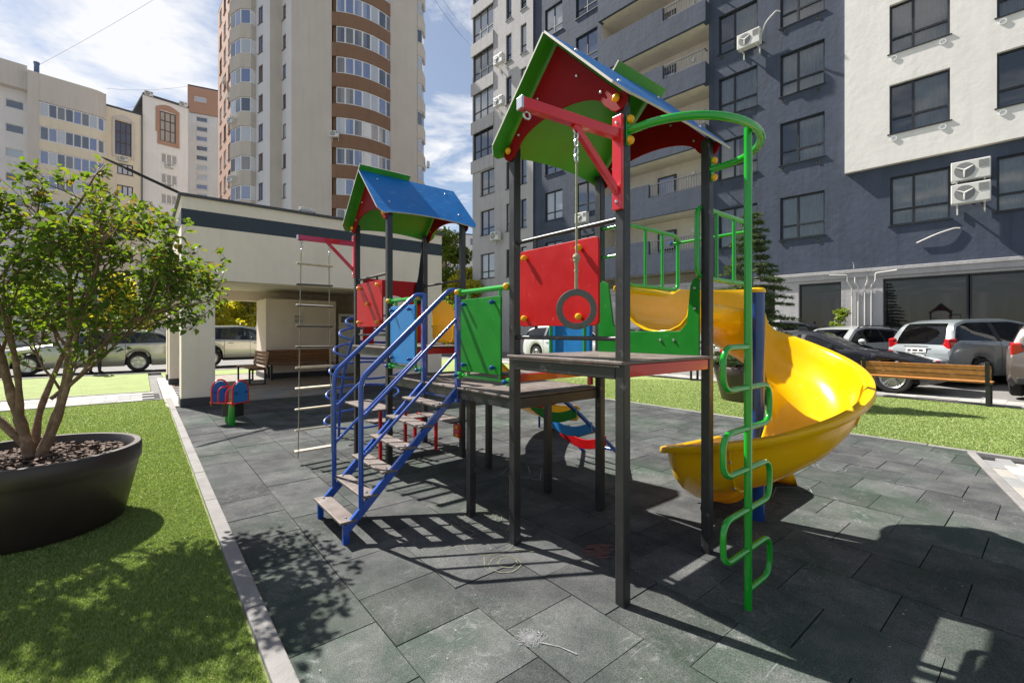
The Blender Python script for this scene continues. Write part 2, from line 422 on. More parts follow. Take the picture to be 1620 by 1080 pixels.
# ------------------------------------------------------------------ mesh helpers
class MB:
    def __init__(s, xf=None):
        s.v, s.f, s.m, s.xf = [], [], [], xf
    def add(s, vs, fs, mi=0):
        o = len(s.v)
        if s.xf is not None:
            vs = [tuple(s.xf @ Vector(p)) for p in vs]
        s.v += [tuple(p) for p in vs]
        s.f += [tuple(i + o for i in f) for f in fs]
        s.m += [mi] * len(fs)
        return s
    def box(s, c, d, rz=0.0, mi=0, rot=None):
        x, y, z = d[0] / 2, d[1] / 2, d[2] / 2
        vs = [Vector(p) for p in ((-x, -y, -z), (x, -y, -z), (x, y, -z), (-x, y, -z), (-x, -y, z), (x, -y, z), (x, y, z), (-x, y, z))]
        Rm = rot if rot is not None else Matrix.Rotation(rz, 3, 'Z')
        vs = [Rm @ p + Vector(c) for p in vs]
        return s.add(vs, [(3, 2, 1, 0), (4, 5, 6, 7), (0, 1, 5, 4), (1, 2, 6, 5), (2, 3, 7, 6), (3, 0, 4, 7)], mi)
    def bx(s, x0, x1, y0, y1, z0, z1, mi=0):
        return s.box(((x0 + x1) / 2, (y0 + y1) / 2, (z0 + z1) / 2), (x1 - x0, y1 - y0, z1 - z0), mi=mi)
    def tube(s, pts, r, n=10, closed=False, mi=0, caps=True, flat=None):
        pts = [Vector(p) for p in pts]
        N = len(pts)
        rs = r if isinstance(r, (list, tuple)) else [r] * N
        rings = []
        up = None
        for i, p in enumerate(pts):
            if closed:
                t = (pts[(i + 1) % N] - pts[i - 1])
            else:
                t = pts[min(i + 1, N - 1)] - pts[max(i - 1, 0)]
            if t.length < 1e-9: t = Vector((0, 0, 1))
            t.normalize()
            if up is None:
                up = Vector((0, 0, 1)) if abs(t.z) < 0.9 else Vector((1, 0, 0))
            a = t.cross(up)
            if a.length < 1e-6: a = t.cross(Vector((0, 1, 0)))
            a.normalize(); bb = a.cross(t).normalized(); up = bb
            rings.append([p + (a * math.cos(2 * PI * k / n) + bb * math.sin(2 * PI * k / n) * (flat or 1)) * rs[i] for k in range(n)])
        vs = [q for rg in rings for q in rg]
        fs = []
        for i in range(N if closed else N - 1):
            j = (i + 1) % N
            for k in range(n):
                fs.append((i * n + k, i * n + (k + 1) % n, j * n + (k + 1) % n, j * n + k))
        if not closed and caps:
            fs.append(tuple(range(n))[::-1]); fs.append(tuple((N - 1) * n + k for k in range(n)))
        return s.add(vs, fs, mi)
    def cyl(s, p0, p1, r, n=12, mi=0, r2=None):
        return s.tube([p0, p1], [r, r if r2 is None else r2], n, mi=mi)
    def lathe(s, prof, n=24, c=(0, 0, 0), mi=0, axis=None):
        vs, fs = [], []
        Rm = axis if axis is not None else Matrix.Identity(3)
        for (r, z) in prof:
            for k in range(n):
                vs.append(Rm @ Vector((r * math.cos(2 * PI * k / n), r * math.sin(2 * PI * k / n), z)) + Vector(c))
        for i in range(len(prof) - 1):
            for k in range(n):
                fs.append((i * n + k, i * n + (k + 1) % n, (i + 1) * n + (k + 1) % n, (i + 1) * n + k))
        return s.add(vs, fs, mi)
    def prism(s, poly, fn, t0, t1, mi=0, mi2=None, mie=None):
        """poly: list of 2-D points; fn(u, v, t) -> 3-D; filled at t0 (material mi) and t1 (mi2), rim mie"""
        n = len(poly)
        vs = [fn(u, v, t0) for u, v in poly] + [fn(u, v, t1) for u, v in poly]
        o = len(s.v)
        s.add(vs, [tuple(range(n))[::-1]], mi)
        s.f.append(tuple(o + n + k for k in range(n))); s.m.append(mi if mi2 is None else mi2)
        for k in range(n):
            s.f.append((o + k, o + (k + 1) % n, o + n + (k + 1) % n, o + n + k)); s.m.append(mi if mie is None else mie)
        return s
    def grid(s, rows, mi=0, closeu=False):
        nu = len(rows[0]); vs = [p for r in rows for p in r]; fs = []
        for i in range(len(rows) - 1):
            for k in range(nu if closeu else nu - 1):
                fs.append((i * nu + k, i * nu + (k + 1) % nu, (i + 1) * nu + (k + 1) % nu, (i + 1) * nu + k))
        return s.add(vs, fs, mi)
    def mesh(s, name, mats, smooth=False, ang=40):
        me = bpy.data.meshes.new(name)
        me.from_pydata(s.v, [], s.f)
        for mm in (mats if isinstance(mats, (list, tuple)) else [mats]):
            me.materials.append(mm)
        if any(s.m): me.polygons.foreach_set('material_index', s.m)
        b = bmesh.new(); b.from_mesh(me)
        bmesh.ops.recalc_face_normals(b, faces=b.faces)
        b.to_mesh(me); b.free()
        if smooth:
            me.polygons.foreach_set('use_smooth', [True] * len(me.polygons))
            me.set_sharp_from_angle(angle=rad(ang))
        me.update()
        return me

def link(name, me, parent=None, loc=(0, 0, 0), rz=0.0):
    o = bpy.data.objects.new(name, me)
    COL.objects.link(o)
    o.parent = parent
    o.location = loc
    o.rotation_euler = (0, 0, rz)
    return o
def obj(name, mb, mats, parent=None, smooth=False, bevel=0.0, loc=(0, 0, 0), rz=0.0, ang=40):
    o = link(name, mb.mesh(name, mats, smooth, ang), parent, loc, rz)
    if bevel:
        md = o.modifiers.new('Bevel', 'BEVEL'); md.width = bevel; md.segments = 2; md.limit_method = 'ANGLE'
    return o
def tag(o, label=None, cat=None, group=None, kind=None):
    if label: o['label'] = label
    if cat: o['category'] = cat
    if group: o['group'] = group
    if kind: o['kind'] = kind
    return o
def thing(name, label, cat, loc=(0, 0, 0), rz=0.0, group=None):
    o = bpy.data.objects.new(name, None)
    COL.objects.link(o); o.location = loc; o.rotation_euler = (0, 0, rz); o.empty_display_size = 0.2
    return tag(o, label, cat, group)
def dup(root, loc, rz=None, label=None, group=None):
    r = root.copy(); COL.objects.link(r); r.location = loc
    if rz is not None: r.rotation_euler = (0, 0, rz)
    if label: r['label'] = label
    if group: r['group'] = group
    for ch in list(root.children):
        c_ = ch.copy(); COL.objects.link(c_); c_.parent = r
        for g in list(ch.children):
            d = g.copy(); COL.objects.link(d); d.parent = c_
    return r
def arc(c, r, a0, a1, n, fn):
    return [fn(c[0] + r * math.cos(a0 + (a1 - a0) * k / n), c[1] + r * math.sin(a0 + (a1 - a0) * k / n)) for k in range(n + 1)]
def roundpoly(pts, r, n=5):
    out = []
    N = len(pts)
    for i, p in enumerate(pts):
        p = Vector(p); a = Vector(pts[i - 1]); b = Vector(pts[(i + 1) % N])
        da, db = (a - p).normalized(), (b - p).normalized()
        rr = min(r, (a - p).length * 0.49, (b - p).length * 0.49)
        p0, p1 = p + da * rr, p + db * rr
        for k in range(n + 1):
            t = k / n
            q = p0 * (1 - t) ** 2 + p * 2 * t * (1 - t) + p1 * t * t
            out.append((q.x, q.y))
    return out
def bend(pts, r, n=5):
    """round the corners of a 3-D polyline"""
    out = [Vector(pts[0])]
    for i in range(1, len(pts) - 1):
        p, a, b = Vector(pts[i]), Vector(pts[i - 1]), Vector(pts[i + 1])
        da, db = (a - p), (b - p)
        rr = min(r, da.length * 0.49, db.length * 0.49)
        p0, p1 = p + da.normalized() * rr, p + db.normalized() * rr
        for k in range(n + 1):
            t = k / n
            out.append(p0 * (1 - t) ** 2 + p * 2 * t * (1 - t) + p1 * t * t)
    out.append(Vector(pts[-1]))
    return out

# ================================================================== SETTING: ground, lawns, road, paths
S = 0.87                     # side of a tower
RX0, RX1, RY0, RY1 = -1.43, 5.55, -2.60, 9.05
ASL = (5.52, -0.73)          # where the paved path cuts the rubber area
DIAG = 0.516 / 2.1           # slope of that cut

def sheet(name, poly, z, m, kind='structure', thick=0.0):
    mb = MB()
    mb.add([(x, y, z) for x, y in poly], [tuple(range(len(poly)))])
    o = obj(name, mb, m)
    o['kind'] = kind
    return o
g = sheet('ground', [(-900, -900), (900, -900), (900, 900), (-900, 900)], -0.075, M['asphalt'])
mb = MB(); mb.grid([[(x, y, z) for y in (-40, 0, 60)] for x, z in ((11.95, -.060), (16.5, .16), (40, .16))])
road = tag(obj('road', mb, M['asphalt']), kind='structure')
road2 = sheet('road', [(-60, 19.0), (11.9, 19.0), (11.9, 34), (-60, 34)], -0.060, M['asphalt'])

def diag_y(x):
    return ASL[1] + (x - ASL[0]) * DIAG

# lawns
sheet('lawn', [(-9.5, -4), (-1.515, -4), (-1.515, 10.5), (-9.5, 10.5)], -0.006, M['turf'])
sheet('lawn', [(-9.5, 12.1), (-1.75, 12.1), (-1.75, 18.3), (-9.5, 18.3)], -0.006, M['turf'])
sheet('lawn', [(-1.4, 16.2), (4.2, 16.2), (4.2, 18.3), (-1.4, 18.3)], -0.006, M['turf'])
sheet('lawn', [(5.62, -6), (10.55, -6), (10.62, 19.0), (5.62, 19.0)], -0.006, M['turf'])

# ---- rubber surface and its tiles
rub = tag(obj('rubber_playground_surface', MB().bx(RX0 - 0.02, RX1 + 0.02, RY0, RY1 + 0.02, -0.07, -0.030), M['rubberbase']), kind='structure')
# rubber_playground_surface is cut by the paved path; its bed lies below the path
T = 0.447
xs = [RX0, -1.04]
while xs[-1] < RX1 - 0.01:
    xs.append(min(RX1, xs[-1] + 0.45))
cells = []
for i in range(len(xs) - 1):
    x0, x1 = xs[i], xs[i + 1]
    ph = 0.0 if i % 2 == 1 else T / 2
    y = RY0 - T + ((ph - RY0) % T)
    y = ph - math.ceil((ph - RY0) / T) * T
    while y < RY1:
        y0, y1 = max(y, RY0), min(y + T, RY1)
        if y1 - y0 > 0.03:
            cells.append((x0, x1, y0, y1))
        y += T
def camspace(x, y):
    da, db = x - CAM[0], y - CAM[1]
    return CC * da - SS * db, SS * da + CC * db
def inview(x, y, m=0.4):
    X, Z = camspace(x, y)
    return Z > 1.4 and abs(X) < 1.14 * Z + m
vis, rest = [], []
for c_ in cells:
    cx_, cy_ = (c_[0] + c_[1]) / 2, (c_[2] + c_[3]) / 2
    if cy_ < diag_y(cx_) - 0.30: continue
    (vis if inview(cx_, cy_) else rest).append(c_)
vis.sort(key=lambda c_: (c_[0] + c_[1] + 3.8) ** 2 + (c_[2] + c_[3] + 2.9) ** 2)
far = vis[290:] + rest
def clip_diag(poly):
    out = []
    n = len(poly)
    for i in range(n):
        p, q = poly[i], poly[(i + 1) % n]
        fp, fq = p[1] - diag_y(p[0]) - 0.01, q[1] - diag_y(q[0]) - 0.01
        if fp >= 0: out.append(p)
        if fp * fq < 0:
            t = fp / (fp - fq)
            out.append((p[0] + (q[0] - p[0]) * t, p[1] + (q[1] - p[1]) * t))
    return out
GAP = 0.0028
tilecache = {}
def tile_mb(c_, mb, rel=None, z=0.0):
    x0, x1, y0, y1 = c_
    poly = clip_diag([(x0 + GAP, y0 + GAP), (x1 - GAP, y0 + GAP), (x1 - GAP, y1 - GAP), (x0 + GAP, y1 - GAP)])
    if len(poly) < 3: return False
    ox, oy = rel or (0, 0)
    mb.prism([(p[0] - ox, p[1] - oy) for p in poly], lambda u, v, t: (u, v, t), -0.028 + z, z)
    return True
for c_ in vis[:290]:
    cx_, cy_ = (c_[0] + c_[1]) / 2, (c_[2] + c_[3]) / 2
    plain = min(p[1] - diag_y(p[0]) for p in ((c_[0], c_[2]), (c_[1], c_[2]), (c_[1], c_[3]), (c_[0], c_[3]))) > 0.01
    key = (round(c_[1] - c_[0], 3), round(c_[3] - c_[2], 3)) if plain else c_
    if key not in tilecache:
        mb = MB()
        if not tile_mb(c_, mb, (cx_, cy_)): continue
        tilecache[key] = mb.mesh('rubber_tile', M['rubber'])
    o = link('rubber_tile', tilecache[key], rub, (cx_ + R.uniform(-.001, .001), cy_ + R.uniform(-.001, .001), R.uniform(-0.0022, 0.0022)))
    o.rotation_euler = (R.uniform(-.003, .003), R.uniform(-.003, .003), R.uniform(-.002, .002))
mb = MB()
for c_ in far: tile_mb(c_, mb, None, R.uniform(-0.002, 0.002))
tag(obj('rubber_tiles', mb, M['rubber'], rub), kind='stuff')

# ---- chalk drawings: thin worn strokes that lie on the tiles
_sk = [0]
def stroke(mb, pts, w=0.010, z=0.0035):
    _sk[0] += 1; z = z + (_sk[0] % 400) * 6e-6
    L, Rr = [], []
    for i, p in enumerate(pts):
        t = Vector(pts[min(i + 1, len(pts) - 1)]) - Vector(pts[max(i - 1, 0)])
        nrm = Vector((-t.y, t.x)).normalized() if t.length else Vector((1, 0))
        ww = w * R.uniform(0.55, 1.1)
        L.append((p[0] + nrm.x * ww / 2, p[1] + nrm.y * ww / 2, z)); Rr.append((p[0] - nrm.x * ww / 2, p[1] - nrm.y * ww / 2, z))
    mb.grid([L, Rr])
def ell(c_, rx, ry, n=26, jit=0.012, a0=0.0, span=2 * PI, rot=0.4):
    out = []
    for k in range(n + 1):
        a = a0 + span * k / n
        x, y = rx * math.cos(a), ry * math.sin(a)
        out.append((c_[0] + x * math.cos(rot) - y * math.sin(rot) + R.uniform(-jit, jit) * .5, c_[1] + x * math.sin(rot) + y * math.cos(rot) + R.uniform(-jit, jit) * .5))
    return out
mb = MB()
for c_, r_ in (((0.02, 1.35), 0.20), ((-0.13, 0.98), 0.17), ((-0.22, 0.70), 0.10), ((-0.20, 0.70), 0.06)):
    stroke(mb, ell(c_, r_, r_ * 0.95), 0.006)
for k in range(9):
    a = k * 0.7
    stroke(mb, ell((0.02 + .12 * math.cos(a), 1.35 + .12 * math.sin(a)), .035, .03, 10), 0.005)
for k in range(5):
    a = 0.3 + k * 1.2
    stroke(mb, [(-0.13 + .19 * math.cos(a), .98 + .19 * math.sin(a)), (-0.13 + .33 * math.cos(a + .1), .98 + .33 * math.sin(a + .1))], 0.009)
obj('chalk_mark', mb, M['chalky'], rub)
mb = MB()
for k in range(420):
    a, r_ = R.uniform(0, 6.3), 0.06 * R.random()
    p = (-0.545 + r_ * math.cos(a), 0.10 + r_ * math.sin(a)); d = R.uniform(0, 3)
    stroke(mb, [p, (p[0] + .03 * math.cos(d), p[1] + .03 * math.sin(d))], 0.0012, .0030)
[stroke(mb, [(-0.53 + R.uniform(-.004, .004), 0.06), (-0.48, -0.02 + R.uniform(-.006, .006)), (-0.455 + R.uniform(-.004, .004), -0.10)], 0.0025) for k in range(4)]
for c_, r_ in (((3.6, 0.1), .13), ((3.3, 0.9), .10), ((3.6, 0.1), .18), ((2.3, 0.35), .09), ((4.2, 1.4), .15), ((3.9, 2.1), .1), ((2.9, 1.2), .12)):
    stroke(mb, ell(c_, r_, r_ * .8, 20, .02), 0.006)
for q in ([(1.0, 1.7), (1.25, 1.95), (1.15, 2.3), (0.8, 2.05), (1.0, 1.7)], [(1.05, 1.9), (1.2, 2.1)], [(2.35, -.05), (2.2, .12), (2.5, .2), (2.75, .02), (2.6, -.05)]):
    stroke(mb, bend([(a, b, 0) for a, b in q], .05), 0.010) if False else stroke(mb, q, 0.010)
obj('chalk_mark', mb, M['chalkw'], rub)
mb = MB()
for k in range(110):
    a, r_ = R.uniform(0, 6.3), math.sqrt(R.random())
    p = (0.36 + .12 * r_ * math.cos(a), 0.42 + .085 * r_ * math.sin(a))
    d = 2.4 + R.uniform(-.3, .3)
    stroke(mb, [p, (p[0] + .05 * math.cos(d), p[1] + .05 * math.sin(d))], 0.007)
obj('chalk_mark', mb, M['chalkr'], rub)

# small litter: dry leaves and pale crumbs scattered on the tiles and the turf
mb = MB()
for k in range(260):
    px_, py_ = (R.uniform(-4.5, -1.55), R.uniform(-1.2, 5)) if k < 90 else (R.uniform(-1.4, 3.5), R.uniform(-1.2, 6))
    s_ = R.uniform(0.002, 0.005) if k % 30 else R.uniform(0.006, 0.009)
    mb.box((px_, py_, 0.006 + s_ * .25), (s_ * 1.6, s_, s_ * .3), R.uniform(0, 3), rot=Matrix.Rotation(R.uniform(0, 3), 3, 'Z') @ Matrix.Rotation(R.uniform(-.4, .4), 3, 'X'))
tag(obj('scattered_dry_petals', mb, mat('dry petal', (0.42, 0.37, 0.28), 0.8)), 'pale crumbs and dry petals strewn over tiles and turf', 'litter', kind='stuff')

# ---- kerbs
def kerb_line(p0, p1, w, L, z0, z1, root):
    p0, p1 = Vector(p0), Vector(p1)
    D = p1 - p0
    n = max(1, round(D.length / L)); step = D.length / n
    ang = math.atan2(D.y, D.x)
    me = None
    for i in range(n):
        if me is None:
            me = MB().box((0, 0, (z0 + z1) / 2), (step - 0.006, w, z1 - z0)).mesh('kerb_stone', M['kerb'])
        c_ = p0 + D * ((i + .5) / n)
        o = link('kerb_stone', me, root, (c_.x, c_.y, R.uniform(-.002, .002)), ang)
        md = o.modifiers.new('Bevel', 'BEVEL'); md.width = 0.006; md.segments = 2
kr = tag(thing('kerb', None, None), kind='structure'); 
kerb_line((-1.475, -2.6), (-1.475, 10.5), 0.085, 0.95, -0.09, 0.022, kr)
kerb_line((5.60, -6), (5.60, 9.0), 0.07, 0.95, -0.09, 0.012, kr)
kerb_line((5.55, -0.76), (1.6, diag_y(1.6) - 0.03), 0.07, 0.8, -0.09, 0.010, kr)
kerb_line((-1.45, 9.10), (5.6, 9.10), 0.08, 0.95, -0.09, 0.015, kr)
kerb_line((-9.5, 10.46), (-1.56, 10.46), 0.07, 0.95, -0.09, 0.012, kr)
kerb_line((-9.5, 12.14), (-1.75, 12.14), 0.07, 0.95, -0.09, 0.012, kr)
kerb_line((10.66, -6), (10.70, 19), 0.08, 0.95, -0.09, 0.015, kr)
kerb_line((11.93, -6), (11.93, 19), 0.12, 0.95, -0.15, 0.005, kr)
kerb_line((-9.5, 18.35), (4.2, 18.35), 0.1, 0.95, -0.15, 0.012, kr)

# ---- paved paths
def paving(name, x0, x1, y0, y1, px, py, mats, ok=lambda x, y: True, off=True, rz=0.0, org=(0, 0), limit=150, z=0.0):
    """pavers are parts; those beyond the limit are joined"""
    base = tag(thing(name, None, None, (org[0], org[1], 0), rz), kind='structure')
    bed = MB().bx(x0, x1, y0, y1, -0.068, -0.045)
    obj('paver_bed', bed, M['joint'], base)
    me = [MB().bx(-px / 2 + .003, px / 2 - .003, -py / 2 + .003, py / 2 - .003, -0.045, 0.0).mesh('paver', mm) for mm in mats]
    lst = []
    j = 0
    y = y0 + py / 2
    while y < y1 - py * .3:
        x = x0 + px / 2 + (px / 2 if (j % 2 and off) else 0)
        while x < x1 - px * .3:
            if ok(x, y): lst.append((x, y))
            x += px
        y += py; j += 1
    cr_, sr_ = math.cos(rz), math.sin(rz)
    def wpos(p): return (org[0] + p[0] * cr_ - p[1] * sr_, org[1] + p[0] * sr_ + p[1] * cr_)
    lst.sort(key=lambda p: (wpos(p)[0] - CAM[0]) ** 2 + (wpos(p)[1] - CAM[1]) ** 2 + (0 if inview(*wpos(p)) else 1e5))
    for p in lst[:limit]:
        link('paver', R.choice(me), base, (p[0], p[1], z + R.uniform(-.002, .002)))
    if len(lst) > limit:
        mb = MB()
        for p in lst[limit:]:
            mi = R.randrange(len(mats))
            mb.box((p[0], p[1], z - .0225 + R.uniform(-.002, .002)), (px - .006, py - .006, .045), mi=mi)
        tag(obj('pavers', mb, mats, base), kind='stuff')
    return base
# diagonal path at the right
rzd = math.atan2(0.516, 2.1)
paving('paved_path', -5.2, 0.9, -3.4, -0.05, 0.36, 0.12, [M['paver'], M['paver'], M['paverg']], rz=rzd, org=(5.55, -0.76), limit=140, ok=lambda x, y: x * math.cos(rzd) - y * math.sin(rzd) < -.17)
# path behind the right-hand bench
paving('pavement', 10.72, 11.86, -6, 19, 0.16, 0.33, [M['paver'], M['paver'], M['paverg']], off=True, limit=170)
# path between the two left lawns
paving('paved_path', -9.5, -1.60, 10.51, 12.09, 0.40, 0.26, [M['paver'], M['paver'], M['paverg']], limit=130)
paving('paved_path', -1.56, -1.30, 9.16, 16.0, 0.13, 0.20, [M['paver']], off=False, limit=40)
paving('pavement', -9.5, 4.2, 18.42, 18.98, 0.4, 0.2, [M['paver'], M['paverg']], limit=60)
paving('pavilion_floor', -1.30, 4.2, 9.16, 16.1, 0.40, 0.20, [M['paverg'], M['paverg'], M['paverb']], limit=140)
paving('paved_path', 4.22, 5.56, 9.16, 16.1, 0.40, 0.20, [M['paver'], M['paverg']], limit=30)

# ---- artificial grass blades where they are seen singly
def turf_blades(name, n, region, rmin=0.0, rmax=7.0, hmin=0.004, hmax=0.011):
    rng_ = np.random.default_rng(5)
    P = []
    x0, x1, y0, y1 = region
    while len(P) < n:
        q = rng_.uniform((x0, y0), (x1, y1), (n * 2, 2))
        d = np.hypot(q[:, 0] - CAM[0], q[:, 1] - CAM[1])
        keep = rng_.random(len(q)) < np.clip(2.8 / d, 0, 1) ** 1.9
        da, db = q[:, 0] - CAM[0], q[:, 1] - CAM[1]
        X, Z = CC * da - SS * db, SS * da + CC * db
        keep &= (Z > 1.2) & (np.abs(X) < 1.16 * Z + .3) & (d < rmax)
        P += [tuple(r_) for r_ in q[keep]]
    P = np.array(P[:n])
    a = rng_.uniform(0, 2 * PI, n); h = rng_.uniform(hmin, hmax, n); w = rng_.uniform(.0015, .003, n)
    d = np.hypot(P[:, 0] - CAM[0], P[:, 1] - CAM[1]); w *= np.clip(d / 2.5, 1, 3)
    lean = rng_.uniform(-.011, .011, (n, 2))
    v = np.zeros((n, 3, 3))
    v[:, 0] = np.c_[P[:, 0] - np.cos(a) * w, P[:, 1] - np.sin(a) * w, np.full(n, -.006)]
    v[:, 1] = np.c_[P[:, 0] + np.cos(a) * w, P[:, 1] + np.sin(a) * w, np.full(n, -.006)]
    v[:, 2] = np.c_[P[:, 0] + lean[:, 0], P[:, 1] + lean[:, 1], h]
    me = bpy.data.meshes.new(name)
    me.vertices.add(3 * n); me.vertices.foreach_set('co', v.ravel())
    me.loops.add(3 * n); me.loops.foreach_set('vertex_index', np.arange(3 * n))
    me.polygons.add(n); me.polygons.foreach_set('loop_start', np.arange(0, 3 * n, 3))
    me.materials.append(M['turfblade']); me.update(); me.validate()
    return tag(link(name, me), kind='stuff')
turf_blades('artificial_grass', 260000, (-8.5, -1.53, -1.6, 10.4), rmax=16)
turf_blades('artificial_grass', 120000, (5.66, 10.5, -4, 9), rmax=14)

# ================================================================== THE CLIMBING FRAME (moves as one: one thing, many parts)
play = thing('climbing_frame', 'large multicolour climbing frame with two roofed towers, blue stairs and yellow spiral slide', 'climbing frame')
PH = 0.0285                  # half width of a post
DZ = 1.25                    # height of the tower platforms
LZ = 0.97                    # height of the low deck
BY = 2.84                    # where the second tower starts
post_h = 2.62
pm = MB().bx(-PH, PH, -PH, PH, -0.05, post_h).mesh('post', M['post'])
for (x, y) in [(0, 0), (0, S), (S, 0), (S, S), (0, BY), (0, BY + S), (S, BY), (S, BY + S)]:
    o = link('post', pm, play, (x, y, 0))
    md = o.modifiers.new('Bevel', 'BEVEL'); md.width = 0.006; md.segments = 2
pm2 = MB().bx(-.026, .026, -.026, .026, -0.05, LZ - .05).mesh('post', M['post'])
for (x, y) in [(0.03, 1.43), (S - .03, 1.43), (S - .03, 2.3)]:
    link('post', pm2, play, (x, y, 0))

def knob_mesh(m, r=0.018, L=0.03):
    return MB().lathe([(0.0001, L + .012), (r * .6, L + .010), (r, L), (r, L * .55), (r * .7, L * .5), (r * .55, 0), (.0001, 0)], 14).mesh('bolt_cap', m, True)
KY, KB = knob_mesh(M['yellowcap']), knob_mesh(M['bluecap'], 0.016, 0.03)
KYB = MB().lathe([(0.0001, .030), (.012, .028), (.021, .018), (.022, .008), (.016, 0), (.0001, 0)], 14).mesh('bolt_cap', M['yellowcap'], True)
SCREW = MB().lathe([(0.0001, .010), (.006, .009), (.010, .004), (.010, 0), (.0001, 0)], 10).mesh('bolt', M['steel'], True)
def knob(me, loc, axis, parent, name='bolt_cap'):
    o = link(name, me, parent, loc)
    o.rotation_euler = Vector(axis).to_track_quat('Z', 'Y').to_euler()
    return o

def platform(y0):
    pl = obj('platform', MB().bx(-.045, S + .02, y0 - .03, y0 + S + .03, DZ - .018, DZ), M['deck'], play, bevel=.004)
    obj('front_beam', MB().bx(-.030, .0, y0 + PH, y0 + S - PH, DZ - .095, DZ - .032), M['post'], pl, bevel=.004)
    obj('front_beam', MB().bx(S, S + .03, y0 + PH, y0 + S - PH, DZ - .095, DZ - .022), M['post'], pl, bevel=.004)
    obj('edge_board', MB().bx(-.040, -.018, y0 - .005, y0 + S + .005, DZ - .032, DZ - .021), M['deck'], pl)
    obj('side_beam', MB().bx(PH, S - PH, y0 - .022, y0 + .0, DZ - .085, DZ - .020), M['redmetal'], pl, bevel=.004)
    obj('side_beam', MB().bx(PH, S - PH, y0 + S, y0 + S + .022, DZ - .085, DZ - .020), M['redmetal'], pl, bevel=.004)
    return pl
platform(0.0); platform(BY)

# ---- roofs
def roof(y0, cap0, cap1):
    rf = thing('roof', None, None, (0, y0, 0)); rf.parent = play
    zr, ze = 3.10, 2.545
    yr = S / 2
    half = 0.545
    L = math.hypot(half, zr - ze)
    x0, x1 = -0.15, 1.02
    def outline(tab):
        pts = []
        n = 30
        for k in range(n + 1):                               # wavy eave from x1 to x0
            u = k / n
            x = x1 + (x0 - x1) * u
            e = abs(u - .5) * 2
            t = L - 0.085 * (1 - e ** 2) ** 0.8 * (1.0) + 0.0
            if e > 0.86:
                q = (e - .86) / .14
                t = L - .085 * (1 - .86 ** 2) ** .8 + .012 - 0.075 * (1 - math.sqrt(max(0, 1 - q * q)))
            pts.append((x, t))
        pts.append((x0, 0))
        if tab:
            c0, c1 = tab
            pts += [(c0, 0), (c0, -.075), (c1, -.075), (c1, 0)] if c0 > x0 + .01 else []
            if c0 <= x0 + .01: pts[-1] = (x0, -.075); pts += [(c1, -.075), (c1, 0)]
            if c1 < x1 - .01: pts.append((x1, 0))
            else: pts = [p for p in pts]
        else:
            pts.append((x1, 0))
        return pts
    ca, sa = half / L, (zr - ze) / L
    def slope(sign):
        def fn(u, v, t):
            # v runs down the slope, t is the thickness outwards
            return (u, yr + sign * (v * ca + t * sa), zr - v * sa + t * ca)
        return fn
    mb = MB(); mb.prism(outline(None), slope(-1), 0.0, 0.012, mi=1, mi2=0, mie=2)
    o1 = obj('slope_panel', mb, [M['blueroof'], M['greenroof'], M['edge']], rf)
    mb = MB(); mb.prism(outline((cap0, cap1)), slope(1), 0.0, 0.012, mi=1, mi2=0, mie=2)
    o2 = obj('slope_panel', mb, [M['blueroof'], M['greenroof'], M['edge']], rf)
    # red gable boards
    def gable_poly():
        sl = (zr - ze) / half
        P = [(yr, zr - .03)]
        P += [(yr + .435 + .01, zr - .03 - sl * .445)]
        c = (S, 2.585)
        P += [(c[0] + .062 * math.cos(a), c[1] + .062 * math.sin(a)) for a in [rad(x) for x in (20, -10, -40, -70, -100, -130, -150)]]
        for k in range(1, 16):
            a = PI * k / 16
            P.append((yr + (S / 2 - .075) * math.cos(a), 2.535 + .155 * math.sin(a) ** .8))
        c = (0, 2.585)
        P += [(c[0] + .062 * math.cos(a), c[1] + .062 * math.sin(a)) for a in [rad(x) for x in (-30, -50, -80, -110, -140, -170, 160)]]
        P += [(yr - .445, zr - .03 - sl * .445)]
        return P
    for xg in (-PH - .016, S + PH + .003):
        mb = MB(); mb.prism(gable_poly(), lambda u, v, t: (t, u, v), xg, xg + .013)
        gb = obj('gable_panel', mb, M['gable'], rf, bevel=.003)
        for yb in (0.0, S):
            knob(KYB, (xg - .001, yb, 2.585), (-1, 0, 0), gb)
        for (yb, zb) in ((yr + .16, 2.82), (yr - .16, 2.82), (yr + .34, 2.66), (yr - .33, 2.66)):
            knob(SCREW, (xg - .001, yb, zb), (-1, 0, 0), gb, 'bolt')
    for sg, o_ in ((-1, o1), (1, o2)):
        for (u, v) in ((0.02, .12), (.02, .55), (.85, .12), (.85, .55)):
            p = slope(sg)(u, v, .012)
            knob(SCREW, p, (0, sg * sa, ca), o_, 'bolt')
    return rf
roof(0.0, 0.47, 1.02)
roof(BY, -0.15, 0.43)

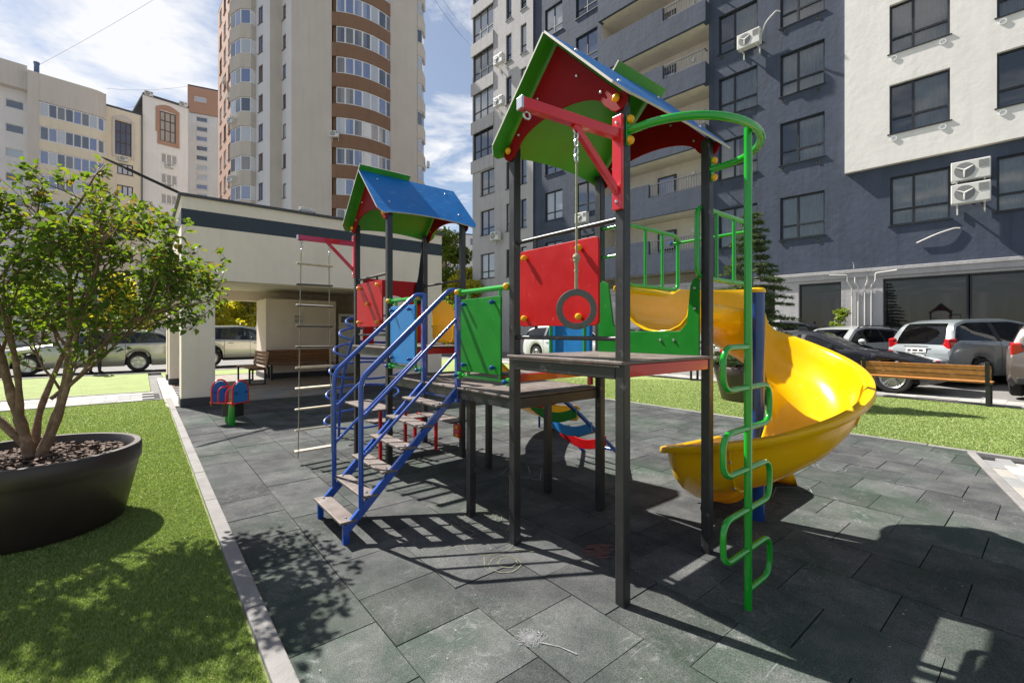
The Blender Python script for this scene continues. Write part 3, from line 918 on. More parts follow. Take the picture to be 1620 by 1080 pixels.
# ---- red bracket arms
def bracket(x, y, dy):
    b = thing('bracket_arm', None, None, (x, y, 0)); b.parent = play
    L = 0.60
    d = Vector((-1, dy, 0)).normalized()
    p0 = Vector((-PH, 0, 2.405)); 
    ang = math.atan2(d.y, d.x)
    mid = p0 + d * (L / 2)
    obj('beam', MB().box(mid, (L, .042, .05), ang), M['redmetal'], b, bevel=.004)
    obj('end_cap', MB().box(p0 + d * (L + .006), (.012, .046, .054), ang), M['steel'], b, bevel=.003)
    obj('mounting_plate', MB().bx(-PH - .022, -PH - .001, -.030, .030, 2.02, 2.50), M['redmetal'], b, bevel=.004)
    a_, c_ = p0 + d * .30 + Vector((0, 0, -.02)), p0 + Vector((-.012, 0, -.30))
    D = c_ - a_
    q = D.to_track_quat('X', 'Z').to_matrix()
    obj('brace', MB().box((a_ + c_) / 2, (D.length, .030, .034), rot=q), M['redmetal'], b, bevel=.004)
    for z in (2.06, 2.46):
        knob(SCREW, (-PH - .022, 0, z), (-1, 0, 0), b, 'bolt')
    for t in (L - .03, 0.285):
        p = p0 + d * t
        mb = MB().tube([(p.x + .017 * math.cos(k * PI / 6) * d.x, p.y + .017 * math.cos(k * PI / 6) * d.y, p.z - .045 + .017 * math.sin(k * PI / 6)) for k in range(12)], .005, 6, closed=True)
        obj('eye_bolt', mb, M['steel'], b, True)
    return p0 + d * (L - .03) + Vector((x, y, 0)), p0 + d * .285 + Vector((x, y, 0))
ringtip, ringmid = bracket(0, 0, 0.125)
ladtip, ladmid = bracket(0, BY + S, 0.02)

# ---- guard bars, red safety panels
def tube_obj(name, pts, r, m, parent, n=10, rb=0.0, closed=False):
    if rb: pts = bend(pts, rb)
    return obj(name, MB().tube(pts, r, n, closed), m, parent, True)
gr = thing('guard_rail', None, None); gr.parent = play
for z in (1.985, 1.365):
    tube_obj('bar', [(0, PH, z), (0, S - PH, z)], .013, M['post'], gr)
for y in (.30, .66):
    tube_obj('bar', [(0, y, 1.42), (0, y, 1.985)], .011, M['post'], gr)
def panel(name, poly, x, m, knobs, km, thick=.014, parent=play, axis='x'):
    mb = MB()
    if axis == 'x': mb.prism(poly, lambda u, v, t: (t, u, v), x - thick / 2, x + thick / 2, mie=0)
    else: mb.prism(poly, lambda u, v, t: (u, t, v), x - thick / 2, x + thick / 2)
    p = obj(name, mb, m, parent, bevel=.003)
    for (u, v) in knobs:
        if axis == 'x': knob(km, (x - thick / 2, u, v), (-1, 0, 0), p)
        else: knob(km, (u, x - thick / 2, v), (0, -1, 0), p)
    return p
panel('safety_panel', roundpoly([(.135, 1.435), (.785, 1.435), (.785, 1.915), (.135, 1.915)], .035), -.022, M['red'],
      [(.26, 1.865), (.72, 1.865), (.26, 1.485), (.72, 1.485)], KY)
# second tower: red panel on the near face, arched red panel at the back
gr2 = thing('guard_rail', None, None); gr2.parent = play
tube_obj('bar', [(0, BY + PH, 1.99), (0, BY + S - PH, 1.99)], .013, M['post'], gr2)
tube_obj('bar', [(0, BY + PH, 1.37), (0, BY + S - PH, 1.37)], .013, M['post'], gr2)
for y in (.3, .66): tube_obj('bar', [(0, BY + y, 1.42), (0, BY + y, 1.99)], .011, M['post'], gr2)
tube_obj('bar', [(S, BY + PH, 1.98), (S + .02, BY + S / 2, 1.985), (S, BY + S - PH, 1.98)], .013, M['post'], gr2)
panel('safety_panel', roundpoly([(BY + .1, 1.455), (BY + .80, 1.455), (BY + .80, 1.935), (BY + .1, 1.935)], .035), -.022, M['red'],
      [(BY + .18, 1.885), (BY + .70, 1.885), (BY + .18, 1.505), (BY + .70, 1.505), (BY + .45, 1.70)], KY)
ap = [(.06, 1.26), (.19, 1.26), (.19, 1.62)] + [(.435 + .245 * math.cos(a), 1.62 + .22 * math.sin(a)) for a in [PI - PI * k / 12 for k in range(1, 12)]] + [(.68, 1.62), (.68, 1.26), (.81, 1.26), (.81, 2.02), (.06, 2.02)]
panel('arch_panel', ap, BY + S - .02, M['red'], [(.12, 1.96), (.75, 1.96)], KY, axis='y')
# panels on the near side of tower A right-hand face: dark opening, nothing there in the photograph

# ---- low deck between the towers
dk = obj('deck', MB().bx(0.03, S - .03, S + .06, BY - .06, LZ - .055, LZ - .016), M['post'], play)
nb = 4
yy = [S + .01 + k * (BY - S - .02) / nb for k in range(nb + 1)]
for k in range(nb):
    obj('deck_board', MB().bx(-.02, S + .02, yy[k] + .003, yy[k + 1] - .003, LZ - .015, LZ), M['deck'], dk, bevel=.003)
bm_ = MB()
bm_.bx(-.012, .024, S + PH, BY - PH, LZ - .085, LZ - .018); bm_.bx(S - .024, S + .012, S + PH, BY - PH, LZ - .085, LZ - .018)
bm_.bx(PH, S - PH, S + .002, S + .03, LZ - .085, LZ - .018); bm_.bx(PH, S - PH, BY - .03, BY - .002, LZ - .085, LZ - .018)
obj('beam', bm_, M['post'], dk)

# step between the deck and tower A
st = thing('step_board', None, None); st.parent = play
obj('tread', MB().bx(.03, S - .03, S + .06, S + .26, 1.095, 1.113), M['deck'], st, bevel=.003)
sb_ = MB(); sb_.bx(.03, S - .03, S + .03, S + .06, 1.06, 1.11); 
obj('riser_beam', sb_, M['redmetal'], st, bevel=.003)
for x in (.06, S - .06):
    obj('bracket', MB().bx(x - .015, x + .015, S + .067, S + .24, 1.055, 1.094), M['redmetal'], st, bevel=.003)
    obj('upright', MB().bx(x - .016, x + .016, S + .032, S + .066, .985, 1.19), M['redmetal'], st, bevel=.003)

# ---- green railings with boards along the deck
def railing(x, y0, y1, board_m, side, kn):
    r_ = thing('green_railing', None, None); r_.parent = play
    tube_obj('rail', [(x, y0, 1.705), (x, y1, 1.705)], .019, M['green'], r_)
    tube_obj('rail', [(x, y0, 1.065), (x, y1, 1.065)], .015, M['green'], r_)
    w = y1 - y0
    for t in (.20, .80):
        tube_obj('upright', [(x, y0 + w * t, 1.065), (x, y0 + w * t, 1.705)], .014, M['green'], r_)
    for yy_ in (y0, y1):
        for z in (1.705, 1.065):
            obj('clamp', MB().box((x, yy_ + (.022 if yy_ == y0 else -.022), z), (.05, .044, .055)), M['green'], r_, bevel=.008)
            knob(KYB if z > 1.3 else KB, (x - .026, yy_ + (.022 if yy_ == y0 else -.022), z), (-1, 0, 0), r_)
    m0, m1 = y0 + w * .12, y1 - w * .12
    pts = roundpoly([(m0, 1.105), (m1, 1.105), (m1, 1.645), (m0, 1.645)], .02)
    mb = MB(); mb.prism(pts, lambda u, v, t: (t, u, v), x - .030 * side - .007, x - .030 * side + .007)
    p = obj('infill_board', mb, board_m, r_, bevel=.003)
    for (u, v) in ((m0 + .07, 1.155), (m1 - .07, 1.155), (m0 + .07, 1.605), (m1 - .07, 1.605)):
        knob(kn, (x - .030 * side - .008, u, v), (-1, 0, 0), p)
YA, YB_ = 1.57, 2.12          # edges of the stairs along the deck
railing(0.0, S + PH, YA - .02, M['greenboard'], 1, KB)
railing(0.0, YB_ + .02, BY - PH, M['blueboard'], 1, KB)
railing(S, S + PH, YA - .02, M['blueboard'], -1, KB)
railing(S, YB_ + .02, BY - PH, M['greenboard'], -1, KB)

# ---- blue stairs
sr = thing('staircase', None, None); sr.parent = play
SX0, SX1 = -0.86, -0.0
def zs(x): return LZ - .02 + (x - SX1) * (LZ - .02 - .10) / (SX1 - SX0)       # string centre line
for y in (YA, YB_):
    a, b = Vector((SX0, y, zs(SX0))), Vector((SX1 - .01, y, zs(SX1 - .01)))
    D = b - a
    q = D.to_track_quat('X', 'Z').to_matrix()
    mb = MB().box((a + b) / 2, (D.length + .02, .030, .055), rot=q)
    mb.box((SX0 - .012, y, .05), (.042, .032, .16))
    obj('stringer', mb, M['blue'], sr, bevel=.004)
    obj('newel_post', MB().bx(-.02, .02, y - .018, y + .018, LZ - .12, 1.735), M['blue'], sr, bevel=.005)
    xl = SX0 + .09
    up = 1.735 - LZ
    slope_ = (1.72 - 1.085) / (-.07 - xl)
    rail = bend([(xl, y, zs(xl)), (xl, y, 1.085), (-.075, y, 1.725), (0.0, y, 1.725)], .07, 6)
    tube_obj('handrail', rail, .0175, M['blue'], sr)
    for dz in (.27, .54):
        tube_obj('mid_rail', [(xl + .005, y, 1.085 - dz), (-.018, y, 1.085 - dz + slope_ * (-.018 - xl))], .0115, M['blue'], sr)
obj('top_plate', MB().bx(-.006, .010, YA + .02, YB_ - .02, LZ - .105, LZ - .022), M['blue'], sr, bevel=.003)
ntr = 6
for k in range(ntr):
    z = .135 + k * .139
    x = SX0 - .02 + k * .143
    tr = obj('tread', MB().bx(x - .035, x + .080, YA - .020, YB_ + .020, z, z + .018), M['deck'], sr, bevel=.004)
    for y in (YA + .04, YB_ - .04):
        knob(SCREW, (x + .02, y, z + .018), (0, 0, 1), tr, 'bolt')

# ---- green fireman's pole with serpentine rungs and its hoop
cp = thing('climbing_pole', None, None); cp.parent = play
PX_, PY_ = .4535, -.428
tube_obj('pole', [(PX_, PY_, -.03), (PX_, PY_, 2.43)], .0190, M['green'], cp, 14)
hp = [(0.005, -.02, 2.425)] + [(S / 2 - (S / 2 - .0) * math.cos(a), -.02 - .44 * math.sin(a) ** .85, 2.425) for a in [PI * k / 28 for k in range(2, 27)]] + [(S - .005, -.02, 2.425)]
obj('hoop', MB().tube(hp, .0205, 12), M['green'], cp, True)
for x in (0.0, S):
    hb = obj('hoop_plate', MB().bx(x - .016, x + .016, -.036, -.0287, 2.35, 2.50), M['green'], cp, bevel=.003)
    for z in (2.372, 2.478):
        knob(KYB, (x, -.036, z), (0, -1, 0), hb)
sp = []
zc_ = [1.326 - .205 * k for k in range(7)]
path = [(PX_, PY_, zc_[0])]
for k in range(6):
    sg = -1 if k % 2 == 0 else 1
    path += [(PX_ + sg * .265, PY_, zc_[k]), (PX_ + sg * .265, PY_, zc_[k + 1])]
    path += [(PX_, PY_, zc_[k + 1])]
pp = bend(path, .085, 7)
obj('serpentine_rung', MB().tube(pp, .0150, 10), M['green'], cp, True)

# ---- spiral slide
sl = thing('spiral_slide', None, None); sl.parent = play
CX_, CY_ = 1.66, 0.02
prof = [(.075, .20), (.085, .17), (.10, .10), (.15, .045), (.22, .012), (.33, .0), (.43, .02), (.52, .075), (.585, .16), (.62, .27), (.635, .365), (.655, .385), (.69, .375), (.694, .335)]
stations = []      # each: function mapping (r, h) to 3-D
def rim(th):       # height of the outer rim against the angle in degrees
    pts = [(-330, .36), (-270, .415), (-237, .475), (-150, .75), (-78, 1.035), (0, 1.36), (20, 1.44), (90, 1.755)]
    for (a, b), (c_, d) in zip(pts, pts[1:]):
        if a <= th <= c_: return b + (d - b) * (th - a) / (c_ - a)
    return pts[-1][1]
rows = []
for k in range(9):                                    # straight entry
    x = S - .03 + (CX_ - S + .03) * k / 9
    zf = 1.40 - .03 * (k / 9) ** 2
    rows.append([(x, CY_ + r, zf + h * (1 if r < .4 else (.34 / .375))) for r, h in prof])
for k in range(0, 73):
    th = 90 - 5 * k
    zf = rim(th) - .375
    c, s_ = math.cos(rad(th)), math.sin(rad(th))
    if th > 14:
        u_ = min(1, (th - 14) / 8)
        zf = (1.37 - .0044 * (90 - th))
        hs_ = 1 + ((1.755 - zf) / .375 - 1) * u_
        zf = zf * u_ + (rim(th) - .375) * (1 - u_)
    else: hs_ = 1
    rows.append([(CX_ + r * c, CY_ + r * s_, zf + h * (hs_ if r > .5 else 1)) for r, h in prof])
z0 = rim(-270) - .375
for k in range(1, 16):                                # run-out, curling down to the ground
    u = k / 15
    x = CX_ + 1.04 * u
    drop = 0.0 if u < .72 else ((u - .72) / .28) ** 2
    zf = z0 * (1 - .0 * u) + .03 * u
    sc = 1 - .20 * u
    row = []
    for r, h in prof:
        z = zf + h * sc
        zz = z - drop * (z - .0) * .97
        xx = x - (.03 * drop if h < .1 else 0)
        row.append((xx, CY_ + r, max(zz, .004)))
    rows.append(row)
mb = MB(); mb.grid(rows)
me = mb.mesh('chute', M['yellow'], True, 60)
ch = link('chute', me, sl)
md = ch.modifiers.new('Solidify', 'SOLIDIFY'); md.thickness = .010; md.offset = 0
for th in (8, -82, -172, -262):
    c, s_ = math.cos(rad(th)), math.sin(rad(th)); zf = rim(th) - .375
    pts = [(CX_ + r * c, CY_ + r * s_, zf + h) for r, h in prof[3:]]
    pts = [(CX_ + (r + .008) * c, CY_ + (r + .008) * s_, zf + h - .012) for r, h in prof[5:11]]
    fl_ = obj('seam_flange', MB().tube(pts, .009, 6), M['yellow'], sl, True)
    for i in (4, 5, 6):
        r, h = prof[3 + i]
        knob(SCREW, (CX_ + (r + .012) * c, CY_ + (r + .012) * s_, zf + h - .02), (c, s_, -.3), fl_, 'bolt')
tube_obj('centre_column', [(CX_, CY_, -.03), (CX_, CY_, 1.70)], .052, M['darkblue'], sl, 20)
rb_ = MB().tube([(CX_ + .02, CY_ + .02, 1.71), (CX_ - .35, CY_ + .03, 1.73)], .02, 8)
obj('column_cap', MB().lathe([(.0001, 1.735), (.045, 1.73), (.058, 1.715), (.058, 1.695), (.0001, 1.69)], 20, (CX_, CY_, 0)), M['yellow'], sl, True)
# green entry board with the opening cut out, and the loops beside it
ep = [(.025, DZ - .0), (.845, DZ), (.845, 1.76), (.80, 1.79), (.745, 1.76), (.70, 1.46), (.66, 1.405), (.16, 1.405), (.11, 1.46), (.085, 1.70), (.06, 1.745), (.025, 1.745)]
mb = MB(); mb.prism(ep, lambda u, v, t: (t, u, v), S - .055, S - .041)
ep_o = obj('entry_board', mb, M['greenboard'], sl, bevel=.003)
for (u, v) in ((.2, 1.345), (.30, 1.345), (.055, 1.55), (.055, 1.68), (.60, 1.345)): knob(SCREW, (S - .055, u, v), (-1, 0, 0), ep_o, 'bolt')
for y in (.035, .615):
    z1_, z0_ = 2.20, 1.75
    xa, xb = S - .06 if y < .1 else S - .0, 1.57
    loop = bend([(xb - .3, y, z0_), (xa, y, z0_), (xa, y, z1_), (xb, y, z1_), (xb, y, z0_), (xb - .31, y, z0_)], .07, 5)
    tube_obj('guard_loop', loop, .0165, M['green'], sl)
    for x in (xa + (xb - xa) / 3, xa + 2 * (xb - xa) / 3):
        tube_obj('guard_bar', [(x, y, z0_), (x, y, z1_)], .0125, M['green'], sl)
tube_obj('cross_bar', [(1.50, .035, 2.13), (1.50, .615, 2.13)], .0125, M['green'], sl)
tube_obj('guard_bar', [(S, .615, 1.98), (S, S, 1.98)], .0125, M['green'], sl)
tube_obj('guard_bar', [(S, .615, 2.20), (S, S, 2.20)], .0125, M['green'], sl)
knob(KB, (1.50, .615, 2.13), (-1, .3, 0), sl)

# ---- straight slide at the second tower
ss = thing('straight_slide', None, None); ss.parent = play
yc = BY + .40
prof2 = [(-.27, .185), (-.262, .20), (-.245, .20), (-.235, .18), (-.225, .06), (-.19, .012), (-.1, 0), (0, -.004), (.1, 0), (.19, .012), (.225, .06), (.235, .18), (.245, .20), (.262, .20), (.27, .185)]
pth = [(S - .02, 1.28), (S + .15, 1.27), (S + .35, 1.16), (1.5, .86), (1.85, .57), (2.15, .35), (2.4, .22), (2.65, .17), (2.9, .155), (2.98, .10)]
pth = [(p[0], p[2]) for p in [(q.x, 0, q.z) for q in bend([(a, 0, b) for a, b in pth], .12, 4)]]
mb = MB(); mb.grid([[(x, yc + u, z + h) for u, h in prof2] for x, z in pth])
o = link('chute', mb.mesh('chute', M['yellow'], True, 60), ss); md = o.modifiers.new('Solidify', 'SOLIDIFY'); md.thickness = .008
for y in (yc - .275, yc + .275):
    P = roundpoly([(S - .0, 1.27), (1.24, 1.25), (1.24, 1.60), (1.10, 1.79), (S + .0, 1.80)], .12, 6)
    mb = MB(); mb.prism(P, lambda u, v, t: (u, t, v), y - .008, y + .008)
    obj('side_panel', mb, M['yellow'], ss, bevel=.004)
for y in (yc - .2, yc + .2): tube_obj('leg', [(2.6, y, -.02), (2.6, y, .17)], .018, M['darkblue'], ss)

# ---- slatted climbing ramp at the back of the deck
rp = thing('climbing_ramp', None, None); rp.parent = play
for y in (YA - .03, YB_ + .03):
    tube_obj('rail', bend([(S, y, LZ - .03), (1.25, y, .70), (1.75, y, .30), (2.14, y, -.02)], .3, 6), .021, M['blue'], rp)
tube_obj('cross_tube', [(1.93, YA - .03, .16), (1.93, YB_ + .03, .16)], .016, M['blue'], rp)
cols = [M['red'], M['greenboard'], M['blueboard'], M['red']]
for k in range(4):
    x = 1.08 + .22 * k; z = .80 - .17 * k
    pts = [(YA - .05 + (YB_ - YA + .10) * j / 12, -.09 * math.sin(PI * j / 12)) for j in range(13)]
    mb = MB()
    rr = [[(x, y, z + dz + .05), (x + .014, y, z + dz + .05), (x + .014, y, z + dz - .05), (x, y, z + dz - .05)] for y, dz in pts]
    mb.grid(rr, closeu=True); mb.add(rr[0], [(0, 1, 2, 3)]); mb.add(rr[-1], [(0, 1, 2, 3)])
    obj('slat', mb, cols[k], rp, bevel=.003)

# ---- blue hooped arch climber on the far side of the second tower
ac = thing('arch_climber', None, None); ac.parent = play
for x in (.12, .75):
    tube_obj('rail', [(x, BY + S + .03 + .95 * math.sin(PI / 2 * k / 12), 1.55 - .35 * (k / 12) - 1.25 * (1 - math.cos(PI / 2 * k / 12))) for k in range(13)], .019, M['blue'], ac)
for k in range(6):
    t = PI / 2 * (k * 1.9 + 1) / 12
    cy_, cz_ = BY + S + .05 + .95 * math.sin(t), 1.52 - .06 * k - 1.25 * (1 - math.cos(t))
    ring = [(.435 + .50 * math.cos(a), cy_ + .17 * math.sin(a), cz_ + .10 * math.sin(a)) for a in [2 * PI * j / 30 for j in range(30)]]
    tube_obj('hoop', ring, .0145, M['blue'], ac, 8, closed=True)

# ---- benches and table under the second tower
ub = thing('under_seat', None, None); ub.parent = play
obj('table_board', MB().bx(-.16, .12, BY + .06, BY + S - .06, .605, .623), M['deck'], ub, bevel=.004)
obj('seat_board', MB().bx(S - .12, S + .12, BY + .05, BY + S - .05, .372, .390), M['deck'], ub, bevel=.004)
obj('seat_board', MB().bx(.08, S - .15, BY + S - .30, BY + S - .06, .372, .390), M['deck'], ub, bevel=.004)
for (x, y, z) in ((.10, BY + .45, .605), (-.12, BY + .45, .605), (S - .08, BY + .45, .372), (.20, BY + S - .18, .372), (.64, BY + S - .18, .372), (.42, BY + .50, .605)):
    lg = obj('leg', MB().bx(x - .017, x + .017, y - .017, y + .017, -.03, z), M['redmetal'], ub, bevel=.003)
for (x, y) in ((S - .045, BY), (S - .045, BY + S)):
    br = obj('seat_bracket', MB().bx(x - .015, x + .015, y - .02, y + .10, .22, .371), M['redmetal'], ub, bevel=.003)
    for z in (.25, .34): knob(KYB, (x - .015, y, z), (-1, 0, 0), br)

# ---- things hanging from the frame
rg = thing('gym_ring', 'single grey ring hanging on a long rope from the red bracket of the near tower', 'gym ring', (ringmid.x, ringmid.y, 0))
obj('rope', MB().tube([(0, 0, 2.22), (.001, 0, 1.9), (0, 0, 1.66)], .0055, 8), M['rope'], rg, True)
obj('rope', MB().tube([(0.006, 0, 1.75), (.004, .002, 1.7), (.004, 0, 1.605)], .006, 8).tube([(-0.006, 0, 1.75), (-.005, -.002, 1.7), (-.004, 0, 1.605)], .006, 8), M['rope'], rg, True)
kn_ = MB()
for z, r_ in ((1.757, .019), (1.74, .016), (1.69, .012)):
    kn_.lathe([(.0001, r_), (r_ * .7, r_ * .7), (r_, 0), (r_ * .7, -r_ * .7), (.0001, -r_)], 10, (0, 0, z))
obj('knot', kn_, M['rope'], rg, True)
chn = MB()
for k in range(4):
    z = 2.335 - k * .036
    ax = k % 2
    pts = [((.011 * math.cos(a) if ax else 0), (0 if ax else .011 * math.cos(a)), z + .021 * math.sin(a)) for a in [2 * PI * j / 12 for j in range(12)]]
    chn.tube(pts, .0045, 6, closed=True)
obj('chain', chn, M['steel'], rg, True)
ro, ri = .0965, .066
view = Vector((ringmid.x - CAM[0], ringmid.y - CAM[1], 0)).normalized()
side = Vector((-view.y, view.x, 0))
mb = MB()
n = 40
rws = []
for k in range(n):
    a = 2 * PI * k / n
    c, s_ = math.cos(a), math.sin(a)
    rws.append([side * (r_ * c) + Vector((0, 0, 1.508 + r_ * s_)) + view * d for r_, d in ((ri, -.009), (ri + .004, -.011), (ro - .004, -.011), (ro, -.008), (ro, .008), (ro - .004, .011), (ri + .004, .011), (ri, .009))])
rws.append(rws[0])
mb.grid(rws, closeu=True)
obj('ring', mb, M['ring'], rg, True, ang=50)

ld = thing('rope_ladder', 'rope ladder with ten wooden rungs hanging from the far tower bracket', 'rope ladder', (ladtip.x, ladtip.y, 0))
dl = ladmid - ladtip
chm = MB()
for k in range(3):
    z = 2.335 - k * .036
    pts = [((.011 * math.cos(a) if k % 2 else 0), (0 if k % 2 else .011 * math.cos(a)), z + .021 * math.sin(a)) for a in [2 * PI * j / 12 for j in range(12)]]
    chm.tube(pts, .0045, 6, closed=True)
mch = chm.mesh('chain', M['steel'], True)
for i in (0, 1):
    q = dl * i
    link('chain', mch, ld, (q.x, q.y, 0))
    obj('rope', MB().tube([(q.x, q.y, 2.25), (q.x + .01 * (1 if i else -1), q.y + .004, 1.6), (q.x + .02 * (1 if i else -1), q.y, .9), (q.x + .03 * (1 if i else -1), q.y, .06)], .0055, 7), M['rope'], ld, True)
for k in range(10):
    z = 2.13 - .222 * k
    w = .028 + .004 * k
    a, b = -dl * .16 + Vector((-.002 * k, 0, z)), dl * 1.14 + Vector((.002 * k, .004 * k, z + R.uniform(-.006, .006)))
    m_ = M['darkwood'] if k in (1, 2, 3, 4) else M['wood']
    D = b - a
    q = D.to_track_quat('X', 'Z').to_matrix()
    tl = Matrix.Rotation(R.uniform(-.25, .25), 3, 'X')
    obj('rung', MB().box((a + b) / 2, (D.length, .05, .018), rot=q @ tl), m_, ld, bevel=.006)

# dark garment tied round the back post of the second tower
jk = MB()
rows = []
for k in range(22):
    t = k / 21
    z = 2.52 - .78 * t
    r_ = .012 + .03 * t + (.05 * max(0, t - .55) * (1 + .5 * math.sin(9 * t)))
    if t > .9: r_ *= (1 - (t - .9) * 6)
    r_ = max(r_, .01)
    rows.append([(S - .06 - .05 * t + r_ * math.cos(a) * (1 + .35 * math.sin(3 * a + 7 * t)), BY + S - .05 + r_ * math.sin(a) * (1 + .3 * math.sin(2 * a + 5 * t)), z + .02 * math.sin(2 * a)) for a in [2 * PI * j / 14 for j in range(14)]])
jk.grid(rows, closeu=True)
tag(obj('hanging_jacket', jk, M['darkcloth'], None, True, ang=80), 'dark crumpled jacket hanging from the back post of the far tower', 'jacket')

# ================================================================== BUILDINGS
def wall(mb, x0, x1, z0, z1, holes=(), y=0.0, depth=0.16, mi=0, mir=None):
    """a wall in the local x-z plane with real openings; the reveals go back by depth"""
    xs_ = sorted({x0, x1, *[h[0] for h in holes], *[h[1] for h in holes]})
    zs_ = sorted({z0, z1, *[h[2] for h in holes], *[h[3] for h in holes]})
    xs_ = [x for x in xs_ if x0 - 1e-6 <= x <= x1 + 1e-6]; zs_ = [z for z in zs_ if z0 - 1e-6 <= z <= z1 + 1e-6]
    for i in range(len(xs_) - 1):
        for j in range(len(zs_) - 1):
            xm, zm = (xs_[i] + xs_[i + 1]) / 2, (zs_[j] + zs_[j + 1]) / 2
            if any(h[0] < xm < h[1] and h[2] < zm < h[3] for h in holes): continue
            mb.add([(xs_[i], y, zs_[j]), (xs_[i + 1], y, zs_[j]), (xs_[i + 1], y, zs_[j + 1]), (xs_[i], y, zs_[j + 1])], [(0, 1, 2, 3)], mi)
    for (a, b, c_, d) in holes:
        a, b = max(a, x0), min(b, x1); c2_, d2_ = max(c_, z0), min(d, z1)
        if a >= b or c2_ >= d2_: continue
        m_ = mi if mir is None else mir
        mb.add([(a, y, c2_), (b, y, c2_), (b, y + depth, c2_), (a, y + depth, c2_)], [(0, 1, 2, 3)], m_)
        mb.add([(a, y, d2_), (b, y, d2_), (b, y + depth, d2_), (a, y + depth, d2_)], [(3, 2, 1, 0)], m_)
        mb.add([(a, y, c2_), (a, y + depth, c2_), (a, y + depth, d2_), (a, y, d2_)], [(0, 1, 2, 3)], m_)
        mb.add([(b, y, c2_), (b, y, d2_), (b, y + depth, d2_), (b, y + depth, c2_)], [(0, 1, 2, 3)], m_)
def wallobj(name, mb, mats, parent, loc=(0, 0, 0), rz=0.0):
    me = bpy.data.meshes.new(name); me.from_pydata(mb.v, [], mb.f)
    for mm in (mats if isinstance(mats, (list, tuple)) else [mats]): me.materials.append(mm)
    if any(mb.m): me.polygons.foreach_set('material_index', mb.m)
    me.update()
    return link(name, me, parent, loc, rz)

_wc = {}
def window(parent, x, z, w, h, y=0.10, style='split', fm='frame', pm='pane', sill=True, loc=None, rz=0.0, curtain=0, fw=.055):
    """x, z: lower left corner in the wall's plane; frame is the part, pane and sill its sub-parts"""
    key = (round(w, 2), round(h, 2), style, fm, fw)
    if key not in _wc:
        f = MB(); d = .06
        def bar(a, b, c_, e): f.bx(a, b, 0, d, c_, e)
        bar(0, fw, 0, h); bar(w - fw, w, 0, h); bar(fw, w - fw, 0, fw); bar(fw, w - fw, h - fw, h)
        i0, i1, k0, k1 = fw, w - fw, fw, h - fw
        if style == 'split':       # casement at the left, fixed light at the right, low band
            t = h * .30; xm = w * .38
            bar(xm, xm + fw * 1.2, k0, k1); bar(i0, xm, t, t + fw * 1.2); bar(xm + fw * 1.2, i1, t, t + fw * 1.2)
        elif style == 'split2':
            t = h * .26
            bar(w * .5 - fw * .6, w * .5 + fw * .6, k0, k1); bar(i0, w * .5 - fw * .6, t, t + fw); bar(w * .5 + fw * .6, i1, t, t + fw)
        elif style == 'narrow':
            t = h * .26; bar(i0, i1, t, t + fw)
        elif style == 'triple':
            for q in (1 / 3, 2 / 3): bar(w * q - fw * .6, w * q + fw * .6, k0, k1)
        elif style == 'corner3':
            t = h * .3
            for q in (1 / 3, 2 / 3): bar(w * q - fw * .5, w * q + fw * .5, k0, k1)
            bar(i0, w / 3 - fw * .5, t, t + fw); bar(w / 3 + fw * .5, 2 * w / 3 - fw * .5, t, t + fw); bar(2 * w / 3 + fw * .5, i1, t, t + fw)
        elif style == 'grid':
            for q in (1 / 3, 2 / 3): bar(w * q - fw * .5, w * q + fw * .5, k0, k1)
            for q in (.36, .68):
                for a, b in ((i0, w / 3 - fw * .5), (w / 3 + fw * .5, 2 * w / 3 - fw * .5), (2 * w / 3 + fw * .5, i1)): bar(a, b, h * q, h * q + fw)
        elif style == 'half':
            bar(w * .5 - fw * .5, w * .5 + fw * .5, k0, k1)
        P = MB().add([(fw * .6, .035, fw * .6), (w - fw * .6, .035, fw * .6), (w - fw * .6, .035, h - fw * .6), (fw * .6, .035, h - fw * .6)], [(0, 1, 2, 3)])
        s_ = MB().bx(-.05, w + .05, -.145, .03, -.035, -.003)
        _wc[key] = (f.mesh('window', M[fm]), P, s_.mesh('sill', M[fm]), {})
    fme, P, sme, pc = _wc[key]
    if pm not in pc: pc[pm] = P.mesh('pane', M[pm])
    o = link('window', fme, parent, (x, y, z) if loc is None else loc, rz)
    p = link('pane', pc[pm], o)
    if sill: link('sill', sme, o)
    if curtain:
        a, b = (0.06, w - .06) if curtain == 1 else ((w * .42, w - .06) if curtain == 2 else (.06, w * .5))
        n = int((b - a) / .02)
        rr = [[(a + (b - a) * k / n, .13 + .022 * math.sin(k * 1.05 + .6 * math.sin(k * .31)), zz) for k in range(n + 1)] for zz in (0.02, h - .02)]
        link('curtain', MB().grid(rr).mesh('curtain', M['curtain'], True), o)
    return o
def room(parent, x, z, w, h, y=.17, d=1.3):
    m_ = MB()
    vs = [(x, y, z), (x + w, y, z), (x + w, y, z + h), (x, y, z + h), (x, y + d, z), (x + w, y + d, z), (x + w, y + d, z + h), (x, y + d, z + h)]
    m_.add(vs, [(4, 5, 6, 7), (0, 1, 5, 4), (3, 2, 6, 7), (0, 4, 7, 3), (1, 5, 6, 2)])
    return obj('room', m_, M['room'], parent)

